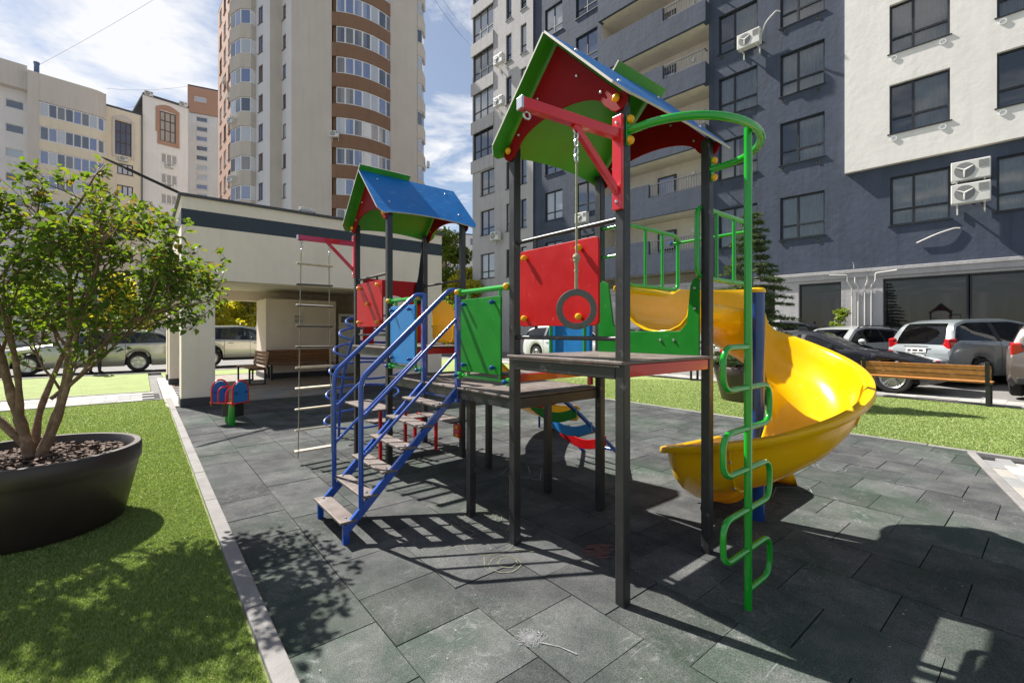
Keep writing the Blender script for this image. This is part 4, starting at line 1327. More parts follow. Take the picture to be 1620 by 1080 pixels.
# air conditioner outdoor unit: faces local -y
def acunit(loc, rz, label, s=1.0, group='air conditioner outdoor units'):
    t = thing('air_conditioner', label, 'air conditioner', loc, rz, group)
    t.scale = (s, s, s)
    if 'ac' not in _wc:
        a = MB().bx(-.40, .40, -.28, 0, 0, .55).mesh('casing', M['acbody'])
        g = MB().lathe([(.0001, 0), (.06, .004), (.215, .004), (.225, -.01)], 20, (-.12, -.282, .28), axis=Matrix.Rotation(PI / 2, 3, 'X')).mesh('fan_grille', M['acgrille'])
        sp_ = MB()
        for k in range(3):
            an = k * 2 * PI / 3 + .5
            sp_.tube([(-.12, -.292, .28), (-.12 + .2 * math.cos(an), -.292, .28 + .2 * math.sin(an))], [.03, .012], 6)
        sp_ = sp_.mesh('fan_blades', M['acbody'])
        v = MB()
        for k in range(6): v.bx(.16, .36, -.290, -.281, .30 + k * .035, .318 + k * .035)
        v = v.mesh('vent', M['acgrille'])
        b = MB()
        b.bx(-.02, .02, -.26, .16, -.045, -.005); b.bx(-.018, .018, .12, .16, -.25, -.0455)
        b = b.mesh('bracket', M['acbody'])
        _wc['ac'] = (a, g, sp_, v, b)
    a, g, sp_, v, b = _wc['ac']
    ca_ = link('casing', a, t); md = ca_.modifiers.new('Bevel', 'BEVEL'); md.width = .02; md.segments = 2
    gr_ = link('fan_grille', g, t); link('fan_blades', sp_, gr_); link('vent', v, ca_); link('bracket', b, t, (-.28, 0, 0)); link('bracket', b, t, (.28, 0, 0))
    return t

# ------------------------------------------------------------------ navy, grey and white apartment block at the right
LX0, LX1 = -11.50, -5.98
FO = (12.65, 15.2)
o_ = c2w(*FO); dxv = cdir(0.694, -0.72)
BANG = math.atan2(dxv[1], dxv[0])
navy = thing('apartment_block', 'tall modern apartment block in navy, light grey and white with dark framed windows', 'building', (o_[0], o_[1], 0), BANG)
TOP = 27.2
lev = [7.83 + 2.655 * k for k in range(7)]
first = 4.95
WH = 1.63
holes, wins = [], []
colsA = [(-3.24, 1.45), (-5.57, 1.52)]
for x, w in colsA:
    for z in [first] + lev:
        if z > TOP - 1.5: continue
        holes.append((x, x + w, z, z + WH)); wins.append((x, z, w, WH, 'split'))
for x, w, st_ in ((-15.45, 1.30, 'split2'), (-13.20, 1.42, 'split2')):
    for z in [first] + lev:
        holes.append((x, x + w, z, z + WH)); wins.append((x, z, w, WH, st_))
under = [(0.05, 1.45), (2.49, 1.55), (4.9, 1.5)]
for x, w in under:
    holes.append((x, x + w, first, first + WH))
mb = MB()
wall(mb, -16.30, LX0, 3.57, TOP, [h for h in holes if h[0] < -11.6])
wallobj('navy_wall', mb, M['navy'], navy)
mb = MB()
wall(mb, LX1, -1.17, 3.57, TOP, [h for h in holes if -5.9 < h[0] < -1.2])
wall(mb, -1.17, 7.5, 3.57, 6.97, [h for h in holes if h[0] > -1.2])
wallobj('navy_wall', mb, M['navy'], navy)
for i, (x, z, w, h, s_) in enumerate(wins):
    near = x > -6 and z < 16
    window(navy, x, z, w, h, .10, s_, pm='clear' if near else 'pane', curtain=(1, 2, 1, 1, 3)[i % 5] if near else 0)
    if near: room(navy, x, z, w, h)
for i, (x, w) in enumerate(under):
    window(navy, x, first, w, WH, .10, 'split', pm='clear', curtain=1)
    room(navy, x, first, w, WH)
# white upper block that stands proud of the navy wall
wy = -.18
holesw = []
for x, w in ((0.05, 1.45), (2.49, 1.6), (5.0, 1.5)):
    for z in lev[:-1]: holesw.append((x, x + w, z + .13, z + .13 + WH))
mb = MB()
wall(mb, -1.165, 7.5, 6.98, TOP, holesw, y=wy, depth=.18)
mb.add([(-1.165, wy, 6.98), (7.5, wy, 6.98), (7.5, .3, 6.98), (-1.165, .3, 6.98)], [(0, 1, 2, 3)], 1)
mb.add([(-1.165, wy, 6.98), (-1.165, .3, 6.98), (-1.165, .3, TOP), (-1.165, wy, TOP)], [(0, 1, 2, 3)], 0)
wallobj('white_wall', mb, [M['white'], M['soffit']], navy)
for i, (a, b, c_, d) in enumerate(holesw):
    window(navy, a, c_, b - a, d - c_, wy + .11, 'split', pm='clear' if c_ < 16 else 'pane', curtain=(2, 1, 2)[i % 3] if c_ < 16 else 0)
    if c_ < 16: room(navy, a, c_, b - a, d - c_, y=wy + .19)
# round vents under the sills
vm = MB().lathe([(.0001, .0), (.055, .0), (.06, .03), (.085, .03), (.088, 0)], 16, axis=Matrix.Rotation(PI / 2, 3, 'X')).mesh('vent_ring', M['wframe'], True)
vm2 = MB().lathe([(.0001, .0), (.055, .0), (.06, .03), (.085, .03), (.088, 0)], 16, axis=Matrix.Rotation(PI / 2, 3, 'X')).mesh('vent_ring', M['plinth'], True)
for x, w in ((0.05, 1.45), (2.49, 1.6)):
    for z in lev[:3]:
        for xx in (x + .12, x + w - .16): link('vent_ring', vm, navy, (xx, wy - .002, z - .04))
for x, w in colsA:
    for z in [first] + lev[:4]:
        for xx in (x + .12, x + w - .2):
            o = link('vent_ring', vm2, navy, (xx, -.002, z - .17)); o.scale = (.8, .8, .8)
# light grey part at the far left
gh = []
gw = []
for k, z in enumerate([first] + lev):
    if z < 12.5: gh.append((-21.15, -19.75, z, z + WH)); gw.append((-21.15, z, 1.40, WH, 'split2'))
    else: gw.append((-21.95, z - .10, 2.10, WH + .25, 'corner3')); gh.append((-21.95, -19.85, z - .10, z + WH + .15))
    gh.append((-18.65 + .5 * (k % 2) * 0, -18.15, z - .1, z + WH)); gw.append((-18.65, z - .1, .5, WH + .1, 'narrow'))
    gh.append((-17.35, -16.85, z - .1, z + WH)); gw.append((-17.35, z - .1, .5, WH + .1, 'narrow'))
mb = MB()
wall(mb, -22.0, -16.30, 0, TOP, gh, y=-.12)
mb.add([(-16.30, -.12, 0), (-16.30, .2, 0), (-16.30, .2, TOP), (-16.30, -.12, TOP)], [(0, 1, 2, 3)], 1)
mb.add([(-22.0, -.12, 0), (-22.0, 14, 0), (-22.0, 14, TOP), (-22.0, -.12, TOP)], [(3, 2, 1, 0)], 0)
wallobj('grey_wall', mb, [M['lgrey'], M['navy']], navy)
for (x, z, w, h, s_) in gw: window(navy, x, z, w, h, -.02, s_)
for z in lev[2:]:
    obj('parapet_band', MB().bx(-22.10, -19.8, -.20, -.125, z - .95, z - .13), M['lgrey'], navy)
# loggias: deep open balconies with solid and railed fronts
LY, LB = -.36, 1.05
mb = MB()
wall(mb, LX0, LX1, 3.57, TOP - .2, [], y=LB, depth=.1)
mb.add([(LX0, 0, 3.57), (LX0, LB, 3.57), (LX0, LB, TOP), (LX0, 0, TOP)], [(0, 1, 2, 3)])
mb.add([(LX1, 0, 3.57), (LX1, LB, 3.57), (LX1, LB, TOP), (LX1, 0, TOP)], [(3, 2, 1, 0)])
wallobj('loggia_back_wall', mb, M['soffit'], navy)
balm = MB().bx(-.009, .009, -.009, .009, 0, .52).mesh('baluster', M['railmetal'])
for k in range(9):
    zb = 4.12 + 2.642 * k
    obj('balcony_slab', MB().bx(LX0 + .004, LX1 - .004, LY + .004, LB - .003, zb, zb + .16), M['soffit'], navy)
    rail0 = -8.64 if k in (0, 1) else -7.94
    ptop = zb + 1.54
    pr = MB()
    pr.bx(LX0, rail0, LY, LY + .14, zb - .02, ptop)
    pr.bx(rail0, LX1, LY, LY + .14, zb - .02, zb + .89)
    pr.bx(LX1 - .14, LX1, LY + .14, -.003, zb - .02, zb + .89)
    pr.bx(LX0, LX0 + .14, LY + .14, -.003, zb - .02, ptop)
    obj('parapet', pr, M['navy'], navy)
    if zb > 18: continue
    rl = MB()
    rl.bx(rail0, LX1 - .02, LY + .05, LY + .09, zb + 1.47, zb + 1.51); rl.bx(rail0, LX1 - .02, LY + .05, LY + .09, zb + .93, zb + .96)
    rl.bx(LX1 - .09, LX1 - .05, LY + .05, -.003, zb + 1.47, zb + 1.51)
    ro_ = obj('railing', rl, M['railmetal'], navy)
    nbal = int((LX1 - rail0) / .115)
    for j in range(nbal): link('baluster', balm, ro_, (rail0 + .06 + j * .115, LY + .07, zb + .955))
    dr_ = obj('door', MB().bx(-8.9, -7.95, LB - .06, LB - .003, zb + .17, zb + 2.2), M['plinth'], navy)
    obj('pane', MB().bx(-8.8, -8.05, LB - .066, LB - .062, zb + 1.0, zb + 2.1), M['pane'], dr_)
    obj('wall_lamp', MB().bx(-7.2, -7.05, LB - .08, LB - .003, zb + 1.9, zb + 2.1), M['wframe'], navy, bevel=.01)
# ground floor: band, columns, shop windows
bd = MB(); bd.bx(-16.3, 7.5, -.06, -.004, 3.29, 3.56); bd.bx(-16.3, 7.5, -.10, -.062, 3.47, 3.585)
obj('fascia_band', bd, M['lgrey'], navy, bevel=.01)
shops = [(-6.1, -3.42), (-2.62, -1.30), (-.14, 1.90), (1.93, 3.3), (3.33, 7.4)]
mb = MB()
wall(mb, -16.3, 7.5, 0, 3.285, [(a, b, .25, 3.2) for a, b in ((-15.5, -13.4), (-6.1, -3.42), (-2.62, -1.30), (-.14, 7.4))], y=.0, depth=.3)
wallobj('ground_floor_wall', mb, M['lgrey'], navy)
for a, b in [(-15.5, -13.4)] + shops:
    s_ = MB(); fw = .05
    s_.bx(a, a + fw, .16, .24, .25, 3.2); s_.bx(b - fw, b, .16, .24, .25, 3.2); s_.bx(a + fw, b - fw, .16, .24, .25, .31); s_.bx(a + fw, b - fw, .16, .24, 3.12, 3.2)
    o = obj('shop_window', s_, M['frame'], navy)
    obj('pane', MB().bx(a + .03, b - .03, .20, .21, .28, 3.17), M['shopglass'], o)
# gas pipes on the column
for i, x in enumerate((-.98, -.80, -.62, -.44)):
    sx_ = (-1.62, -.95, -.52, .25)[i]
    zt = 3.40 if i in (0, 3) else 3.25
    pts = [(x, -.045, .1), (x, -.045, 2.95 + .03 * (i % 2)), (x + (-.12 if i < 2 else .12), -.125, 3.16), (x + (-.12 if i < 2 else .12), -.125, zt), (sx_, -.205, zt + .04)] if i in (0, 3) else [(x, -.045, .1), (x, -.045, 2.95), (x + (-.08 if i < 2 else .08), -.125, 3.12), (x + (-.08 if i < 2 else .08), -.125, 3.30)]
    tube_obj('gas_pipe', pts, .022, M['pipe'], navy, 8, rb=.06)
tube_obj('hose', [(.72, -.05, 4.28), (1.2, -.09, 4.50), (1.6, -.05, 4.62), (1.72, -.03, 4.60)], .022, M['pipe'], navy, 8, rb=.2)
tube_obj('lighting_rod', [(-.9, -.2, 3.6), (-.9, -.22, 3.75), (-.88, -.5, 3.78)], .012, M['pipe'], navy, 6)
rfm = MB(); rfm.bx(-22.0, 7.5, -.2, 14, TOP, TOP + .3)
obj('flat_roof', rfm, M['lgrey'], navy)
sd = MB(); sd.add([(7.5, wy, 0), (7.5, 14, 0), (7.5, 14, TOP), (7.5, wy, TOP)], [(0, 1, 2, 3)]); sd.add([(-22, 14, 0), (7.5, 14, 0), (7.5, 14, TOP), (-22, 14, TOP)], [(0, 1, 2, 3)])
wallobj('rear_wall', sd, M['lgrey'], navy)
def on_navy(x, y, z):
    c_, s_ = math.cos(BANG), math.sin(BANG)
    return (o_[0] + x * c_ - y * s_, o_[1] + x * s_ + y * c_, z)
acunit(on_navy(1.95, -.20, 5.95), BANG, 'upper of the two white fan units stacked on the navy wall below the white block', 1.05)
acunit(on_navy(1.95, -.20, 5.27), BANG, 'lower of the two white fan units stacked on the navy wall below the white block', 1.05)
acunit(on_navy(-4.25, -.18, 12.75), BANG, 'white fan unit with a dangling hose between two columns of navy wall windows', 1.05)
acunit(on_navy(-12.55, -.18, 7.20), BANG, 'white fan unit under a navy wall window behind the hanging ring rope', .95)
acunit(on_navy(-19.3, -.30, 7.25), BANG, 'lowest white fan unit on the light grey wall of the block', .95)
acunit(on_navy(-18.95, -.30, 15.65), BANG, 'middle white fan unit on the light grey wall of the block', 1.0)
acunit(on_navy(-18.95, -.30, 18.3), BANG, 'topmost white fan unit on the light grey wall of the block', 1.0)
hz = on_navy(-3.75, -.3, 13.0)
tag(obj('drain_hose', MB().tube(bend([on_navy(-3.85, -.2, 13.1), on_navy(-3.6, -.5, 13.35), on_navy(-3.2, -.6, 13.55), on_navy(-3.1, -.5, 13.5)], .15), .028, 8), M['pipe'], None, True), 'loose white drain hose sticking out beside the fan unit on the navy wall', 'hose')

# ------------------------------------------------------------------ beige pavilion with the navy band
PA, PB = -1.345, 8.95
pv = thing('pavilion', 'flat roofed beige pavilion with a navy band and open bays behind the rubber surface', 'building', (PA, PB, 0))
PW, PD, PT, PO = 5.55, 6.6, 3.97, 2.40
def wbox(name, x0, x1, y0, y1, z0, z1, m_, parent=pv, bevel=.006):
    return obj(name, MB().bx(x0, x1, y0, y1, z0, z1), m_, parent, bevel=bevel)
# fascia in three courses so that the band is a course of its own
for (z0_, z1_, m_) in ((PO, 3.40, 'beige'), (3.40, 3.70, 'navyband'), (3.70, 3.93, 'beige')):
    nm = 'navy_band' if m_ == 'navyband' else 'fascia'
    e = -.003 if m_ == 'navyband' else 0
    mb = MB()
    x0_, x1_, y0_, y1_ = e, PW - e, e, PD - e
    ring_o = [(x0_, y0_), (x1_, y0_), (x1_, y1_), (x0_, y1_)]
    ring_i = [(.35, .35), (PW - .35, .35), (PW - .35, PD - .35), (.35, PD - .35)]
    for i in range(4):
        a, b, c_, d = ring_o[i], ring_o[(i + 1) % 4], ring_i[(i + 1) % 4], ring_i[i]
        mb.prism([a, b, c_, d], lambda u, v, t: (u, v, t), z0_, z1_)
    obj(nm, mb, M[m_], pv)
wbox('ceiling', .35, PW - .35, .35, PD - .35, PO + .30, PO + .45, M['soffit'], bevel=0)
rf_ = MB(); rf_.bx(-.05, PW + .05, -.05, PD + .05, 3.93, 3.985)
obj('roof_flashing', rf_, M['metalroof'], pv, bevel=.006)
obj('roof_deck', MB().bx(.02, PW - .02, .02, PD - .02, 3.985, 4.0), M['metalroof'], pv)
def pillar(x0, x1, y0, y1):
    p = wbox('pillar', x0, x1, y0, y1, .16, PO, M['beige'])
    pb_ = obj('plinth', MB().bx(x0 - .015, x1 + .015, y0 - .015, y1 + .015, -.06, .16), M['plinth'], p, bevel=.005)
pillar(0, .53, 0, .55)
pillar(0, .48, PD - 2.0, PD - 1.5)
pillar(0, .48, PD - .5, PD)
pillar(3.35, PW, 0, .30)
pillar(PW - .35, PW, .30, PD - .3)
pillar(2.30, 4.35, PD - 1.9, PD - 1.6)
pillar(2.30, 2.72, PD - 1.6, PD - .5)
pillar(2.4, PW - .35, PD - .30, PD)
# white door with a dark top light in the bay beside the tower
dr = wbox('door', 4.45, 5.05, PD - 1.88, PD - 1.83, .02, 2.0, M['wframe'])
obj('top_light', MB().bx(4.52, 4.98, PD - 1.885, PD - 1.882, 1.72, 1.92), M['panedark'], dr)
# small printed notice
nt = obj('notice', MB().bx(3.05, 3.33, PD - 1.915, PD - 1.902, 1.68, 1.98), M['plate'], None); nt.location = (PA, PB, 0)
tag(nt, 'small printed notice with red lettering fixed to the pavilion wall above the benches', 'notice')
for j, (zz, w_) in enumerate(((1.90, .20), (1.86, .20), (1.82, .16), (1.76, .22), (1.72, .18))):
    obj('print_line', MB().bx(3.19 - w_ / 2, 3.19 + w_ / 2, PD - 1.918, PD - 1.9155, zz - .011, zz + .011), M['signred'] if j < 3 else M['frame'], nt)

# floodlight arm on the roof edge
fa = thing('floodlight_arm', 'long black floodlight arm leaning out from the pavilion roof corner', 'lamp arm', (PA, PB, 0))
A0 = Vector((.15, .35, 4.0)); 
pA = c2w((160 - 810) / 715 * 7.6, 7.6); A1 = Vector((pA[0] - PA, pA[1] - PB, 1.4 + (525 - 248) / 715 * 7.6))
obj('arm', MB().tube([A0, A0 + (A1 - A0) * .75], .028, 8), M['black'], fa, True)
obj('lamp_head', MB().tube([A0 + (A1 - A0) * .72, A0 + (A1 - A0) * .8, A0 + (A1 - A0) * .95, A1], [.022, .045, .035, .008], 8, flat=.5), M['black'], fa, True)
obj('foot', MB().box(A0 + Vector((.03, .05, .02)), (.16, .14, .05)).box(A0 + Vector((.22, .1, .03)), (.10, .10, .07)), M['black'], fa, bevel=.005)
fb = thing('roof_floodlight', 'small pale floodlight standing on the middle of the pavilion roof edge', 'floodlight', (PA + 2.25, PB + .15, 4.0))
obj('lamp_head', MB().box((0, 0, .08), (.34, .10, .07), .2), M['acbody'], fb, bevel=.01)
obj('bracket', MB().box((-.15, 0, .05), (.02, .03, .1)), M['black'], fb); obj('bracket', MB().box((.15, 0, .05), (.02, .03, .1)), M['black'], fb)

# ------------------------------------------------------------------ far buildings: walls given by the two ends of each face
def face(P, Q):
    """P, Q: ends of a wall as (right, ahead) distances, left one first seen from outside -> local matrix of that wall"""
    a, b = c2w(*P), c2w(*Q)
    ang = math.atan2(b[1] - a[1], b[0] - a[0])
    return (a[0], a[1]), ang, math.hypot(b[0] - a[0], b[1] - a[1])
class Bld:
    def __init__(s, name, label, cat='building', at=(0, 0)):
        s.t = thing(name, label, cat, (at[0], at[1], 0)); s.at = at
    def wall(s, P, Q, z0, z1, m_, holes=(), name='wall', y=0.0, depth=.15):
        o_, ang, L = face(P, Q)
        mb = MB(); wall(mb, 0, L, z0, z1, holes, y, depth)
        w = wallobj(name, mb, m_, s.t, (o_[0] - s.at[0], o_[1] - s.at[1], 0), ang)
        return o_, ang, L
    def win(s, fr, x, z, w, h, y=.08, **k):
        o_, ang, L = fr
        c_, s_ = math.cos(ang), math.sin(ang)
        return window(s.t, 0, 0, w, h, loc=(o_[0] - s.at[0] + x * c_ - y * s_, o_[1] - s.at[1] + x * s_ + y * c_, z), rz=ang, **k)
    def pos(s, fr, x, y, z):
        o_, ang, L = fr
        c_, s_ = math.cos(ang), math.sin(ang)
        return (o_[0] + x * c_ - y * s_, o_[1] + x * s_ + y * c_, z)
    def part(s, fr, name, mb, m_, smooth=False):
        o_, ang, L = fr
        return obj(name, mb, m_, s.t, smooth, loc=(o_[0] - s.at[0], o_[1] - s.at[1], 0), rz=ang)
    def roof(s, pts, z, m_=None, th=.25):
        mb = MB(); w = [c2w(*p) for p in pts]
        mb.prism([(p[0] - s.at[0], p[1] - s.at[1]) for p in w], lambda u, v, t: (u, v, t), z, z + th)
        return obj('roof', mb, m_ or M['metalroof'], s.t)
def at(px, Z): return ((px - 810) / 715 * Z, Z)

# ---- tall beige tower
TW = Bld('tower_block', 'tall beige apartment tower with curved brown balcony strip and salmon side', at=c2w(-22, 41))
TT = 36.5
fl = [29.3 - 2.655 * k for k in range(-2, 10)]
A0, A1 = at(345, 50), at(374, 42.6)
A2, A3, A4, A5, A6 = at(404, 41.4), at(427, 39.9), at(446, 40.6), at(461, 39.4), at(525, 39.4)
A7, A8, A9 = at(617, 42.2), at(660, 43.5), at(664, 52)
fr = face(A0, A1)
L_ = fr[2]
hs = []
for z in fl:
    for x in (1.0, 3.4, 5.8): hs.append((x, x + 1.25, z, z + 1.55))
fr = TW.wall(A0, A1, 0, TT, M['twrorange'], hs)
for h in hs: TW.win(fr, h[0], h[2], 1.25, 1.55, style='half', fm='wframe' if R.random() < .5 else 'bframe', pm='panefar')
fr = TW.wall(A1, A2, 0, TT, M['twrlight'])
Lb = fr[2]
for z in fl:                                       # faceted bay: sill band and three-sided glazing
    b0 = MB(); out = [(.0, -.01), (.15, -.75), (Lb * .72, -.95), (Lb + .05, -.45), (Lb + .05, -.01)]
    b0.prism(out, lambda u, v, t: (u, v, t), z - 1.28, z)
    TW.part(fr, 'bay_band', b0, M['twr'])
    ins = [(.08, -.01), (.22, -.68), (Lb * .70, -.86), (Lb - .02, -.40), (Lb - .02, -.01)]
    g = MB(); g.prism(ins, lambda u, v, t: (u, v, t), z + .002, z + 1.37)
    gl = TW.part(fr, 'bay_window', g, M['wframe'])
    for (p, q, n) in ((ins[0], ins[1], 1), (ins[1], ins[2], 2), (ins[2], ins[3], 1)):
        p, q = Vector(p), Vector(q); D = q - p; nrm = Vector((-D.y, D.x)).normalized()
        if nrm.y > 0: nrm = -nrm
        if p is not None and abs(D.x) < .2: nrm = Vector((-1, 0))
        for i in range(n):
            a, b = p + D * (i + .1) / n, p + D * (i + .9) / n
            mb = MB(); e = nrm * .02
            mb.add([(a.x + e.x, a.y + e.y, z + .12), (b.x + e.x, b.y + e.y, z + .12), (b.x + e.x, b.y + e.y, z + 1.27), (a.x + e.x, a.y + e.y, z + 1.27)], [(0, 1, 2, 3)])
            obj('pane', mb, M['panefar'], gl)
fr = face(A2, A3); hs = [(.55, 1.35, z - .05, z + 1.5) for z in fl]
fr = TW.wall(A2, A3, 0, TT, M['twrlight'], hs)
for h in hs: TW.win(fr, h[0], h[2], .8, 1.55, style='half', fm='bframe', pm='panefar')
fr = TW.wall(A3, A4, 0, TT, M['twr'])
hs = [(.12, .80, z - .05, z + 1.25) for z in fl]
fr = TW.wall(A4, A5, 0, TT, M['twrlight'], hs)
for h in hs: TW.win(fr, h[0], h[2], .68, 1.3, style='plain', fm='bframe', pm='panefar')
TW.wall(A5, A6, 0, TT, M['twr'])
# curved brown balcony strip
NC = 14
cur_ = []
V0, V1 = Vector(A6), Vector(A7)
for k in range(NC + 1):
    u = k / NC
    ctrl = Vector((A6[0] + 2.7, A6[1] + .1))
    cur_.append(V0 * (1 - u) ** 2 + ctrl * 2 * u * (1 - u) + V1 * u * u)
cw = [Vector((c2w(p.x, p.y)[0] - TW.at[0], c2w(p.x, p.y)[1] - TW.at[1])) for p in cur_]
def offs(k, d):
    t = (cw[min(k + 1, NC)] - cw[max(k - 1, 0)]).normalized()
    n_ = Vector((t.y, -t.x))
    return cw[k] + n_ * d
def strip(z0, z1, d, k0=0, k1=NC, m_=None, name='balcony_band'):
    mb = MB()
    rows = []
    for z, dd in ((z0, d - .2), (z0, d), (z1, d), (z1, d - .2)):
        rows.append([(offs(k, dd).x, offs(k, dd).y, z) for k in range(k0, k1 + 1)])
    mb.grid(rows)
    return obj(name, mb, m_, TW.t, True, ang=30)
strip(0, TT, -.25, m_=M['twrbrown'], name='balcony_back')
for i, z in enumerate(fl):
    strip(z - 1.19, z - .02, .05, m_=M['twrbrown'])
    fr_o = strip(z - .02, z + 1.46, -.03, 1, NC - 0, M['wframe'], 'strip_window')
    for k in range(1, NC):
        if k % 2 == 0: continue
        a, b = offs(k, -.015), offs(min(k + 2, NC), -.015)
        D = b - a; a2, b2 = a + D * .10, b - D * .10
        mb = MB(); mb.add([(a2.x, a2.y, z + .09), (b2.x, b2.y, z + .09), (b2.x, b2.y, z + 1.36), (a2.x, a2.y, z + 1.36)], [(0, 1, 2, 3)])
        md_ = (offs(k + 1, -.012) - (a + b) / 2)
        m3 = offs(k + 1 if k + 1 <= NC else NC, -.01)
        mb = MB()
        mb.grid([[(a2.x, a2.y, zz), (m3.x, m3.y, zz), (b2.x, b2.y, zz)] for zz in (z + .09, z + 1.36)])
        obj('pane', mb, M['panefar'], fr_o)
TW.wall(A7, A8, 0, TT, M['twr'])
fr = TW.wall(A8, A9, 0, TT, M['twr'])
for z in fl:
    b0 = MB(); b0.prism([(.0, -.02), (.3, -.55), (1.6, -.75), (2.4, -.02)], lambda u, v, t: (u, v, t), z - 1.25, z + .05); TW.part(fr, 'bay_band', b0, M['twr'])
    b0 = MB(); b0.prism([(.1, -.02), (.35, -.42), (1.55, -.6), (2.2, -.02)], lambda u, v, t: (u, v, t), z + .052, z + 1.398); g = TW.part(fr, 'bay_window', b0, M['wframe'])
    mb = MB(); mb.add([(.40, -.45, z + .12), (1.5, -.61, z + .12), (1.5, -.61, z + 1.3), (.40, -.45, z + 1.3)], [(0, 1, 2, 3)]); obj('pane', mb, M['panefar'], g)
    mb = MB(); mb.add([(.1, -.06, z + .12), (.32, -.41, z + .12), (.32, -.41, z + 1.3), (.1, -.06, z + 1.3)], [(0, 1, 2, 3)]); obj('pane', mb, M['panefar'], g)
TW.wall(A9, (-22, 62), 0, TT, M['twr']); TW.wall((-22, 62), A0, 0, TT, M['twr'])
TW.roof([A0, A1, A3, A5, A6, A7, A8, A9, (-22, 62)], TT)
frb = face(A1, A2)
for (k, x) in ((5, .95), (7, .95)):
    p = TW.pos(frb, x, -1.0, fl[k] - .95)
    acunit(p, frb[1], ('upper' if k == 5 else 'lower') + ' of two fan units under the glazed bays of the tall tower', .95)
p = TW.pos(face(A6, (A6[0] + 2, A6[1])), .35, -.2, fl[6] - .45)
acunit(p, face(A6, (A6[0] + 2, A6[1]))[1], 'fan unit at the left end of the curved brown balconies', .95)
fro = face(A0, A1)
for i, (x, z) in enumerate(((4.9, fl[3] + .2), (7.3, fl[4] + .3), (4.9, fl[8] - .2))):
    acunit(TW.pos(fro, x, -.1, z), fro[1], ('upper', 'middle', 'lower')[i] + ' fan unit on the salmon side of the tall tower', .9)
acunit(TW.pos(face(A8, A9), 1.6, -.9, fl[6] - .8), face(A8, A9)[1], 'dark fan unit at the right edge of the tall tower', .9)

# ---- cream apartment complex at the far left: one long building stepping back
LB0 = Vector((-52.3, 50.0)); LD = Vector((.667, .745))
def lb(px):           # point of the long front seen at that bearing
    k = (px - 810) / 715
    t = (k * LB0.y - LB0.x) / (LD.x - k * LD.y)
    p = LB0 + LD * t
    return (p.x, p.y)
def zl(px, y): return 1.4 + (525 - y) * lb(px)[1] / 715
CB = Bld('apartment_complex', 'long cream apartment building with glazed balconies behind the planter tree', at=c2w(-52, 50))
S2z = 30.0
LF = 2.63
# recessed wing with slit windows
P0, P1 = lb(-120), lb(43)
fr = face(P0, P1)
wz = [zl(28, y) for y in (172, 206, 239, 278)]
hs = []
xw = 5.31
for k in range(9): hs.append((xw, xw + 1.32, 25.55 - LF * k, 25.55 - LF * k + .85))
fr = TWf = CB.wall(P0, P1, 0, 29.6, M['palewall'], hs, y=.3)
for h in hs: CB.win(fr, h[0], h[2], 1.32, .85, y=.40, style='plain', fm='wframe', pm='panefar')
b0 = MB(); b0.bx(0, fr[2], -.55, .29, 27.6, 30.2); CB.part(fr, 'eave_band', b0, M['creamgrey'])
b0 = MB(); b0.add([(0, -.55, 30.2), (fr[2], -.55, 30.2), (fr[2], 7, 33.0), (0, 7, 33.0)], [(0, 1, 2, 3)]); CB.part(fr, 'sloping_roof', b0, M['palewall'])
b0 = MB(); b0.lathe([(.22, 29), (.22, 31.4), (.26, 31.4), (.26, 31.6), (.0001, 31.6)], 12, (fr[2] + .75, 1.2, 0)); CB.part(fr, 'vent_pipe', b0, M['bluemetal'])
# glazed balcony section, rounded at its right end
P2, P3 = lb(43), lb(168)
fr = face(P2, P3)
LG = fr[2]
cv = [(0, -1.05), (LG * .80, -1.05), (LG * .88, -.98), (LG * .95, -.72), (LG * .995, -.25), (LG, 0)]
plan_in = [(LG, 1.5), (0, 1.5)]
def bandz(z0, z1, m_, name, d=0.0):
    mb = MB(); mb.prism([(x, y + d if y < 0 else y) for x, y in cv] + plan_in, lambda u, v, t: (u, v, t), z0, z1)
    return CB.part(fr, name, mb, m_)
rowz = [25.0 - 2.63 * k for k in range(10)]
bandz(rowz[0] + 1.62, 29.6, M['creamgrey'], 'parapet_band')
mb = MB(); mb.bx(0, LG * .13, -1.10, -1.055, 0, 29.6); CB.part(fr, 'corner_pier', mb, M['creamgrey'])
for k, z in enumerate(rowz):
    bandz(z - 1.05, z, M['cream'], 'balcony_band')
    gl = bandz(z + .002, z + 1.575, M['wframe'], 'strip_window', .06)
    x0 = LG * .145; n = 8
    pw = (LG * .86 - x0) / (n - 1)
    for i in range(n):
        if i < n - 1: a, b = (x0 + pw * i, -.995), (x0 + pw * (i + 1), -.995)
        else: a, b = (LG * .885, -.92), (LG * .95, -.67)
        e = pw * .09 if i < n - 1 else 0
        mb = MB(); mb.add([(a[0] + e, a[1] - .008, z + .14), (b[0] - e, b[1] - .008 - (.0 if i < n - 1 else .01), z + .14), (b[0] - e, b[1] - .008 - (.0 if i < n - 1 else .01), z + 1.46), (a[0] + e, a[1] - .008, z + 1.46)], [(0, 1, 2, 3)])
        p = obj('pane', mb, M['panefar'], gl)
CB.wall(P2, P3, 0, 29.6, M['cream'], y=.02)
acunit(CB.pos(fr, LG * .94, -1.15, 17.6), fr[1], 'fan unit at the rounded balcony end of the cream building', .9)
